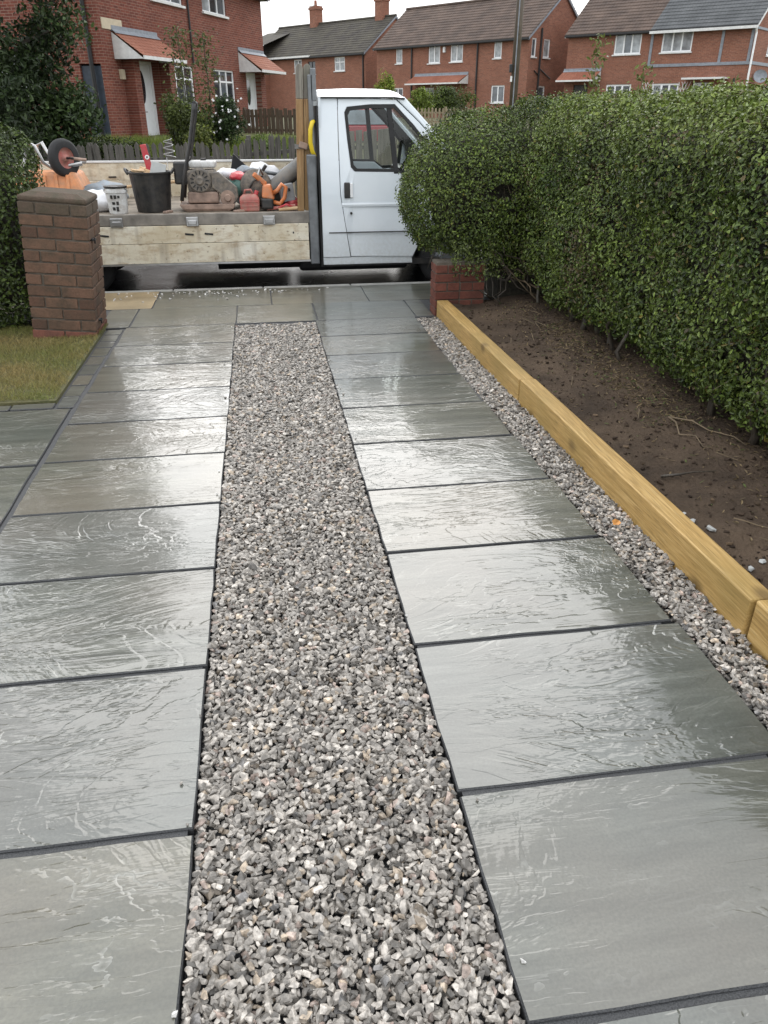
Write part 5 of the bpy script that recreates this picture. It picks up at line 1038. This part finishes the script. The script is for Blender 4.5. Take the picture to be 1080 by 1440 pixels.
# wing closing the view between the left house and the far house
MB().bb(-1.5, 2.2, -3.4, 1.0, -.6, 4.7).build('wing_wall', HB['bX'], hC, local=True); MB().add([(-1.6, -3.6, 4.7), (2.3, -3.6, 4.7), (2.3, 3, 7.3), (-1.6, 3, 7.3)], [(0, 1, 2, 3)]).build('wing_roof', ROOF_DARK, hC, local=True)
# right house
ops = [(2.85, 4.40, 3.62, 4.80), (5.55, 7.20, 3.62, 4.82), (2.65, 4.15, .9, 1.98), (5.35, 6.85, .85, 1.98), (7.55, 8.65, 0, 2.0), (.6, 1.5, 0, 2.0)]
gops = [(2.4, 3.6, 3.4, 4.6)]
hD = house((18.28, 48.87, 1.1), R(-48.4), 10.33, 6.8, 4.92, 2.85, 'b', ops, gops, 'brick house at right with half brown, half grey tiled roof', ROOF_BROWN, (4.95, ROOF_GREY), nrow=16)
window(hD, ops[0], 0, cols=3, glasses=[PANE_PALE, PANE_MID, PANE_PALE], bar=.08); window(hD, ops[1], 0, cols=3, glass=PANE_PALE, bar=.08); window(hD, ops[2], 0, cols=3, glass=PANE_DARK, bar=.1); window(hD, ops[3], 0, cols=3, glasses=[PANE_PALE, PANE_MID, PANE_MID], bar=.1); window(hD, gops[0], 10.33, 'Y', -1, cols=2, glass=PANE_MID, bar=.08)
canopy(hD, -.1, 2.25, 0, 2.25, 2.80, .9); dr = MB().bb(7.6, 8.6, .05, .09, 0, 1.98).build('front_door', DOORWHITE, hD, local=True); MB().bb(7.75, 8.1, .04, .05, .9, 1.8).bb(8.15, 8.45, .04, .05, .9, 1.8).build('pane', PANE_MID, dr, local=True); MB().bb(.65, 1.45, .05, .09, 0, 1.98).build('front_door', BLACKPL, hD, local=True)
MB().bb(7.2, 9.4, -.75, -.002, 2.14, 2.24).build('flat_canopy', FASCIA, hD, local=True)
MB().bb(4.9, 10.36, -.05, .0, 2.86, 3.02).build('string_band', LEAD, hD, local=True); MB().bb(10.33, 10.37, .0, 6.8, 2.86, 3.02).bb(10.33, 10.37, .0, 6.8, 4.6, 4.72).build('string_band', LEAD, hD, local=True)
for x in (5.0, 8.75, 10.2): MB().bb(x - .07, x + .07, -.04, .0, 3.02, 4.75).build('pilaster', LEAD, hD, local=True)
MB().tube([(10.40, -.35, 4.65), (10.40, -.15, 4.4), (10.40, -.08, -.4)], .05, 8).build('white_downpipe', WHITE, hD, local=True); MB().bb(4.95, 10.45, -.40, -.27, 4.60, 4.74).build('white_gutter', FASCIA, hD, local=True)
dsh = MB().lathe([(.001, .0), (.18, .03), (.32, .09), (.36, .12)], (10.62, 1.0, 2.25), 18, (.75, -.9, .35)).build('satellite_dish', LEAD, hD, local=True, smooth=True); MB().tube([(10.33, 1.2, 2.1), (10.62, 1.0, 2.22)], .025, 6).build('bracket', LEAD, dsh, local=True)
for xa in (4.95, 7.0):                                   # trellis beside the lower window
    tz = MB()
    for i in range(3):
        for s in (-1, 1): tz.tube([(xa + i * .16 - s * .16, -.03, 1.1), (xa + i * .16 + s * .16, -.03, 2.05)], .012, 4)
    tz.build('trellis', WHITE, hD, local=True)

# ================================================================= FENCES
def fence(name, pts, n, h0, h1, wd, m, label, cat='fence', gap=.3, rails=2, pointed=True, th=.02, jit=.05, lean=.03, posts=0):
    p0 = Vector((pts[0][0], pts[0][1], 0)); p1 = Vector((pts[1][0], pts[1][1], 0)); d = (p1 - p0); L_ = d.length; ang = math.atan2(d.y, d.x); z0 = pts[0][2]
    f = thing(name, (p0.x, p0.y, z0), label, cat, rotz=ang); r_ = random.Random(len(label)); mes = []
    for k_ in range(5):
        hh = 1 + r_.uniform(-jit, jit); w2 = wd / 2 * r_.uniform(.85, 1.1)
        poly = [(-w2, 0), (w2, 0), (w2, hh - (.05 if pointed else 0)), (0 + r_.uniform(-.2, .2) * w2, hh + .0), (-w2, hh - (.05 if pointed else .008))]
        b = MB().prism(poly, XZ, -th / 2, th / 2); me = bpy.data.meshes.new('picket'); me.from_pydata(b.v, [], b.f); bm = bmesh.new(); bm.from_mesh(me); bmesh.ops.recalc_face_normals(bm, faces=bm.faces); bm.to_mesh(me); bm.free(); me.materials.append(m); mes.append(me)
    for i in range(n):
        t_ = (i + .5) / n; hh = h0 + (h1 - h0) * t_; o = bpy.data.objects.new('picket', mes[r_.randrange(5)]); COL.objects.link(o); o.parent = f
        o.location = (L_ * t_ + r_.uniform(-.008, .008), -th, r_.uniform(-.02, .02)); o.scale = (1, 1, hh); o.rotation_euler = (r_.uniform(-lean, lean), r_.uniform(-lean, lean), 0)
    for q in range(rails):
        zz = (.25 + .5 * q) if rails > 1 else .8; MB().add([(0, .002, zz * h0 - .035), (L_, .002, zz * h1 - .035), (L_, .002, zz * h1 + .035), (0, .002, zz * h0 + .035), (0, .045, zz * h0 - .035), (L_, .045, zz * h1 - .035), (L_, .045, zz * h1 + .035), (0, .045, zz * h0 + .035)], [(0, 1, 2, 3), (7, 6, 5, 4), (0, 4, 5, 1), (3, 2, 6, 7), (0, 3, 7, 4), (1, 5, 6, 2)]).build('rail', m, f, local=True)
    for i in range(posts):
        x = L_ * i / max(1, posts - 1); hh = h0 + (h1 - h0) * i / max(1, posts - 1); MB().bb(x - .045, x + .045, .05, .14, -.3, hh + .06).build('post', m, f, local=True)
    return f
fence('picket_fence', ((-4.6, 16.6, .0), (-.15, 16.6, .0)), 44, .99, 1.06, .088, FENCE_DARK, 'low dark weathered stake fence behind the truck bed', posts=4, jit=.06, lean=.04)
fence('picket_fence', ((-.12, 16.75, .02), (1.05, 16.75, .02)), 17, 1.10, 1.21, .064, FENCE_DARK, 'taller dark stake fence just left of the truck cab', posts=2, jit=.03)
fence('board_fence', ((1.15, 16.9, .0), (4.9, 16.9, .0)), 26, 1.24, 1.34, .135, FENCE_GREY, 'weathered grey board fence seen through the truck cab windows', posts=3, pointed=False, jit=.02, lean=.01)
fence('picket_fence', ((6.9, 37.4, 1.0), (9.75, 35.7, 1.0)), 20, .70, .70, .085, FENCE_CREAM, 'pale cream picket fence beyond the truck windscreen', posts=3, jit=.03)
fence('board_fence', ((-.35, 30.6, .80), (1.6, 28.6, .80)), 14, .85, .85, .15, FENCE_BROWN, 'brown garden fence with top rail beside the left house', pointed=False, posts=3, jit=.02)
fence('board_fence', ((5.2, 20.5, .4), (9.5, 20.8, .4)), 24, .92, .92, .15, FENCE_GREY, 'low grey board fence right of the truck windscreen', pointed=False, posts=3, jit=.02)

# ================================================================= TREES, SHRUBS
def bush(name, c, r, n, base, tip, label, cat='shrub', leaf=.05, lw=.5, seed=1, clumps=26, group=None, stems=4, yellow=0, extra=None):
    t = thing(name, (c[0], c[1], c[2]), label, cat, group); rg = np.random.default_rng(seed)
    cc = unit(rg.normal(size=(clumps, 3))) * (rg.random((clumps, 1)) ** .4) * .72; k_ = rg.integers(0, clumps, n)
    P = cc[k_] + unit(rg.normal(size=(n, 3))) * (rg.random((n, 1)) ** .45) * .36 * rg.uniform(.6, 1.2, (clumps, 1))[k_]
    P = P * np.array(r) + np.array(c) + np.array([0, 0, r[2]]); P[:, 2] = np.maximum(P[:, 2], c[2] + .02)
    nn = unit((P - np.array(c) - np.array([0, 0, r[2]])) / np.array(r)) * .6 + RNG.normal(0, .6, P.shape) + np.array([0, 0, .4])
    tone = rg.uniform(.65, 1.3, (clumps, 1))[k_]
    leaves('crown' if cat == 'tree' else 'foliage', P, nn, leaf * RNG.uniform(.6, 1.25, n), leaf * lw * RNG.uniform(.7, 1.2, n), leafcol(n, P, base, tip, .3, seed, yellow) * tone, LEAFM, t)
    for i in range(stems):
        a = rg.uniform(0, 6.28); e_ = Vector((c[0] + .5 * r[0] * math.cos(a), c[1] + .5 * r[1] * math.sin(a), c[2] + r[2] * rg.uniform(.9, 1.5))); b_ = Vector((c[0] + .1 * r[0] * math.cos(a), c[1] + .1 * r[1] * math.sin(a), c[2] - .05))
        m_ = b_.lerp(e_, .5) + Vector((rg.normal(0, .06) * r[0], rg.normal(0, .06) * r[1], 0)); MB().tube([b_, m_, e_], .018 + .012 * max(r), 6, .006).build('stem', BARK, t)
    return t
# big dark tree at the left
tx, ty = -5.05, 17.6
t = thing('tree', (tx, ty, .0), 'big dark evergreen tree filling the top left corner', 'tree')
rg = np.random.default_rng(77); trunk = [(tx, ty, -.1), (tx + .1, ty, 2), (tx - .05, ty + .1, 4.5), (tx + .1, ty, 7.5), (tx, ty, 10)]
MB().tube(trunk, .26, 12, .05).build('trunk', BARK, t, smooth=True)
cl = []
while len(cl) < 190:
    z = rg.uniform(.5, 11.6); mr_ = np.interp(z, [.4, 2, 5, 8.5, 11.8], [1.5, 1.65, 1.85, 2.7, .9]); a = rg.uniform(0, 6.28); q = mr_ * rg.random() ** .45
    cl.append((tx + q * math.cos(a), ty + q * math.sin(a), z))
cl = np.array(cl); n = 84000; k_ = rg.integers(0, len(cl), n)
P = cl[k_] + unit(rg.normal(size=(n, 3))) * (rg.random((n, 1)) ** .5) * np.array([.62, .62, .5])
nn = unit(P - np.array([tx, ty, 5])) * .5 + rg.normal(0, .6, P.shape) + np.array([0, 0, .5])
leaves('crown', P, nn, RNG.uniform(.07, .15, n), RNG.uniform(.035, .07, n), leafcol(n, P, (.015, .028, .010), (.046, .072, .022), .35, 4) * rg.uniform(.6, 1.4, (len(cl), 1))[k_], LEAFM, t)
for i in range(16):
    e_ = Vector(cl[rg.integers(0, len(cl))]); z = max(.8, e_.z - 1.0); MB().tube([(tx, ty, z), tuple(Vector((tx, ty, z)).lerp(e_, .5) + Vector((0, 0, .15))), tuple(e_)], .06, 6, .015).build('limb', BARK, t)
# garden of the left house
bush('shrub', (-1.75, 21.2, .5), (.6, .7, .8), 5200, (.045, .065, .014), (.12, .15, .035), 'leafy green shrub in front of the white front door', seed=2, leaf=.075)
bush('shrub', (-1.45, 22.4, .6), (.6, .55, .70), 3200, (.035, .055, .014), (.10, .13, .03), 'tall shrub covering the first ground-floor window of the left house', seed=3, leaf=.075)
bush('rose_bush', (-.75, 22.6, .6), (.62, .6, .78), 4800, (.018, .035, .012), (.05, .085, .025), 'dark green rose bush under the second ground-floor window', seed=4, leaf=.07)
n = 26; P = np.stack([-.75 + RNG.normal(0, .3, n), 22.2 + RNG.normal(0, .12, n), 1.5 + RNG.normal(0, .3, n)], 1)
tag(leaves('rose_blooms', P, RNG.normal(0, .4, (n, 3)) + np.array([0, -1, .4]), .07, .06, np.full((n, 3), .72), LEAFM), 'small white blooms on the dark rose bush', 'flowers', kind='stuff')
bush('shrub', (-1.2, 20.3, .35), (.6, .5, .5), 3600, (.07, .095, .016), (.17, .19, .04), 'low yellow-green shrub behind the compactor handle', seed=5, leaf=.07)
bush('shrub', (-3.3, 19.4, .3), (1.0, .6, .45), 4200, (.03, .045, .013), (.075, .095, .028), 'low scruffy shrub behind the fence near the house corner', seed=6, leaf=.07)
bush('shrub', (.35, 21.0, .5), (.7, .6, .35), 3200, (.07, .11, .02), (.15, .2, .05), 'low green clump behind the taller stake fence', seed=7, leaf=.06)
bush('shrub', (1.1, 19.5, .35), (.5, .4, .40), 2600, (.05, .09, .02), (.12, .17, .04), 'small green bush left of the timber posts', seed=17, leaf=.06)
for (x, y, h_, lab) in ((-1.72, 22.6, 2.85, 'left of two slim saplings rising before the left house'), (-1.12, 22.9, 2.75, 'right of two slim saplings rising before the left house')):
    t = thing('sapling', (x, y, .6), lab, 'sapling', 'slim saplings in the garden'); MB().tube([(x, y, .5), (x + .05, y, .6 + h_ * .5), (x, y, .6 + h_)], .022, 6, .008).build('trunk', BARK, t)
    n = 480; s = .35 + .65 * RNG.random(n); P = np.stack([x + RNG.normal(0, .17, n), y + RNG.normal(0, .17, n), .6 + h_ * s + RNG.normal(0, .05, n)], 1)
    leaves('crown', P, RNG.normal(0, 1, (n, 3)), RNG.uniform(.06, .11, n), RNG.uniform(.035, .055, n), leafcol(n, P, (.06, .075, .025), (.13, .145, .05), .3, 2), LEAFM, t)
def grass_patch(name, x0, x1, y0, y1, n, h, label, base, tip):
    P = np.stack([RNG.uniform(x0, x1, n), RNG.uniform(y0, y1, n), np.zeros(n)], 1); P[:, 2] = np.interp(P[:, 1], [14.2, 15.6, 16.6, 19, 23, 40], [-.34, -.10, 0, .3, .78, 1.0])
    hh = h * RNG.uniform(.5, 1.3, n); d_ = RNG.normal(0, .3, (n, 2)) * hh[:, None]; a = RNG.uniform(0, 6.28, n); wv_ = np.stack([np.cos(a), np.sin(a), 0 * a], 1) * .008
    V = np.stack([P - wv_, P + wv_, P + np.concatenate([d_, hh[:, None]], 1)], 1).reshape(-1, 3); c_ = leafcol(n, P, base, tip, .25, 9)
    tag(np_mesh(name, V, np.arange(n * 3).reshape(-1, 3), np.repeat(c_, 3, 0), GRASSM), label, 'grass', kind='stuff')
grass_patch('long_grass', -4.5, 2.4, 17.0, 25.0, 22000, .22, 'long bright grass in the garden behind the stake fence', (.10, .14, .02), (.20, .25, .05))
# across the street on the right
bush('shrub', (11.2, 49.3, 1.1), (2.15, 1.5, 1.0), 5200, (.045, .07, .014), (.11, .145, .03), 'green bush in front of the middle house canopy', seed=8, leaf=.14, clumps=40)
bush('shrub', (9.1, 45.9, 1.05), (1.0, 1.0, .9), 3200, (.11, .16, .02), (.20, .25, .05), 'bright lime green bush left of the middle house bush', seed=9, leaf=.12)
bush('clipped_hedge', (9.0, 36.0, .95), (1.05, .6, .5), 4200, (.03, .05, .012), (.08, .11, .028), 'small clipped dark hedge right of the pale picket fence', 'hedge', seed=10, leaf=.07)
bush('conifer', (8.5, 55, 1.1), (.85, .85, 1.45), 4200, (.13, .17, .018), (.22, .27, .04), 'bright yellow-green conifer above the truck cab roof', 'tree', seed=11, leaf=.12)
bush('shrub', (15.3, 47.6, 1.1), (1.8, 1.2, .6), 3200, (.05, .08, .015), (.12, .16, .04), 'low green bush before the middle house, right of its canopy', seed=12, leaf=.12)
bush('shrub', (20.4, 45.4, 1.1), (3.4, 1.2, .5), 4200, (.07, .11, .02), (.16, .2, .05), 'low garden greenery in front of the right house', seed=13, leaf=.12)

# red car parked behind the board fence
car = thing('parked_car', (3.25, 26.0, .3), 'red hatchback parked behind the grey board fence', 'car')
cx, cy, cz = 3.25, 26.0, .36; prof = [(-1.88, .25), (1.95, .25), (1.98, .62), (1.1, .80), (.55, 1.28), (.2, 1.38), (-1.0, 1.38), (-1.45, 1.30), (-1.86, .84)]
MB().prism([(cy + a, cz + b) for a, b in prof], YZ, cx - .82, cx + .82).build('body', CARRED, car, bevel=.12, seg=3)
MB().add([(cx - .62, cy - 1.845, cz + .90), (cx + .62, cy - 1.845, cz + .90), (cx + .52, cy - 1.52, cz + 1.27), (cx - .52, cy - 1.52, cz + 1.27)], [(0, 1, 2, 3)]).build('rear_window', PANE_MID, car)
for sx_ in (-1, 1):
    MB().prism([(cy - 1.35, cz + .88), (cy + 1.0, cz + .86), (cy + .5, cz + 1.24), (cy - 1.0, cz + 1.30)], YZ, cx + sx_ * .822, cx + sx_ * .826).build('side_window', PANE_MID, car)
    MB().bb(cx + sx_ * .70 - .08, cx + sx_ * .70 + .08, cy - 1.90, cy - 1.80, cz + .62, cz + .80).build('tail_light', REDP, car, bevel=.02)
    for a in (-1.2, 1.25): MB().lathe([(.001, -.1), (.25, -.1), (.31, -.07), (.31, .07), (.25, .1), (.001, .1)], (cx + sx_ * .74, cy + a, cz + .22), 24, (1, 0, 0)).build('wheel', RUBBER, car, smooth=True)
MB().bb(cx - .80, cx + .80, cy - 1.95, cy - 1.82, cz + .28, cz + .48).build('bumper', BLACKPL, car, bevel=.03)

# telegraph pole and wires
px, py = 9.5, 30.5
t = thing('telegraph_pole', (px, py, .9), 'wooden telegraph pole standing before the middle house', 'telegraph pole')
MB().cyl((px, py, .5), (px + .02, py, 9.2), .15, .115, n=14).build('shaft', POLE, t, smooth=True)
MB().box((px - .20, py - .1, 2.95), (.10, .12, .26)).build('junction_box', DARKSTEEL, t, bevel=.02); MB().box((px - .17, py - .12, 2.62), (.06, .06, .18)).build('junction_box', FASCIA, t); MB().cyl((px - .05, py - .15, .7), (px - .05, py - .14, 5.2), .02, n=6).build('cable_guard', LEAD, t)
MB().bb(px - .6, px + .6, py - .06, py + .06, 8.7, 8.82).build('cross_arm', POLE, t)
for i, (e_, lab) in enumerate((((.8, 60, 8.6), 'uppermost telephone wire crossing the sky left of the pole'), ((2.5, 74, 8.0), 'middle telephone wire crossing the sky above the far roof'), ((.2, 33.0, 6.6), 'lowest telephone wire running to the left house'))):
    a = Vector((px - .4 + .3 * i, py, 8.8)); b = Vector(e_); pts = [a.lerp(b, s / 14) - Vector((0, 0, .5 * math.sin(math.pi * s / 14))) for s in range(15)]
    tag(MB().tube(pts, .011, 5).build('telephone_wire', GREYSTEEL), lab, 'wire', 'telephone wires')

# ================================================================= SMALL THINGS
n = 1; P = np.array([[1.468, 2.72, .012]]); LEAFO = simple('fallen_leaf', (.50, .23, .06), .6, var=.3, scale=40)
o = MB().add([(-.03, 0, 0), (-.012, .018, .006), (.012, .016, .010), (.032, .002, .002), (.010, -.016, .008), (-.012, -.017, .004), (0, 0, 0)], [(0, 1, 6), (1, 2, 6), (2, 3, 6), (3, 4, 6), (4, 5, 6), (5, 0, 6)]).build('fallen_leaf', LEAFO); o.location = (1.455, 2.72, .014); o.rotation_euler = (.2, .1, .7); tag(o, 'single orange fallen leaf on the gravel beside the sleeper', 'leaf')
def sz(x, y): return float(soil_z(np.array([x]), np.array([y]))[0])
rt_ = [((2.14, 3.62), (2.21, 3.50), (2.24, 3.38), (2.30, 3.25), (2.31, 3.16)), ((2.14, 3.62), (2.13, 3.52), (2.09, 3.40), (2.12, 3.30), (2.11, 3.20), (2.13, 3.16)), ((1.78, 2.98), (1.86, 2.95), (1.93, 2.97), (2.02, 2.92))]
for i, (q, m_, lab) in enumerate(zip(rt_, (TWIG, TWIG, BARK), ('long pale root lying on the soil towards the hedge', 'short pale root branching on the soil', 'dark twig lying across the soil by the sleeper'))):
    pts = [(a, b, sz(a, b) + .012 + .01 * (k_ % 2)) for k_, (a, b) in enumerate(q)]; tag(MB().tube(pts, .0045 if i < 2 else .008, 7, .002).build('root', m_, smooth=True), lab, 'root')
for i, (x, y) in enumerate(((1.70, 2.62), (1.715, 2.56), (1.735, 2.46), (1.80, 2.20), (1.725, 2.16), (1.90, 2.02), (1.82, 1.86))):
    pv, pf = PROT[i % 14]; me = bpy.data.meshes.new('pebble'); me.from_pydata([tuple(p * (.035 + .006 * (i % 3))) for p in pv], [], [tuple(map(int, f)) for f in pf]); o = link(me, 'pebble', STONEOFF); o.location = (x, y, sz(x, y) + .008); o.rotation_euler = (0, 0, i)
    tag(o, 'pale pebble lying on the soil right behind the sleepers', 'pebble', 'pale pebbles on the soil')
tw = random.Random(3)
for i in range(18):
    x, y = tw.uniform(1.75, 2.3), tw.uniform(2.2, 6.2); a = tw.uniform(0, 3.14); l_ = tw.uniform(.05, .14); pts = [(x + l_ * s * math.cos(a), y + l_ * s * math.sin(a), sz(x, y) + .012 + .012 * math.sin(3 * s)) for s in (-.5, -.15, .2, .5)]
    tag(MB().tube(pts, .0025, 5).build('twig', TWIG), 'thin dry twig lying on the bare soil', 'twig', 'dry twigs on the soil')
print('objects', len(bpy.data.objects), 'tris', sum(len(m.loops) - 2 * len(m.polygons) for m in bpy.data.meshes))
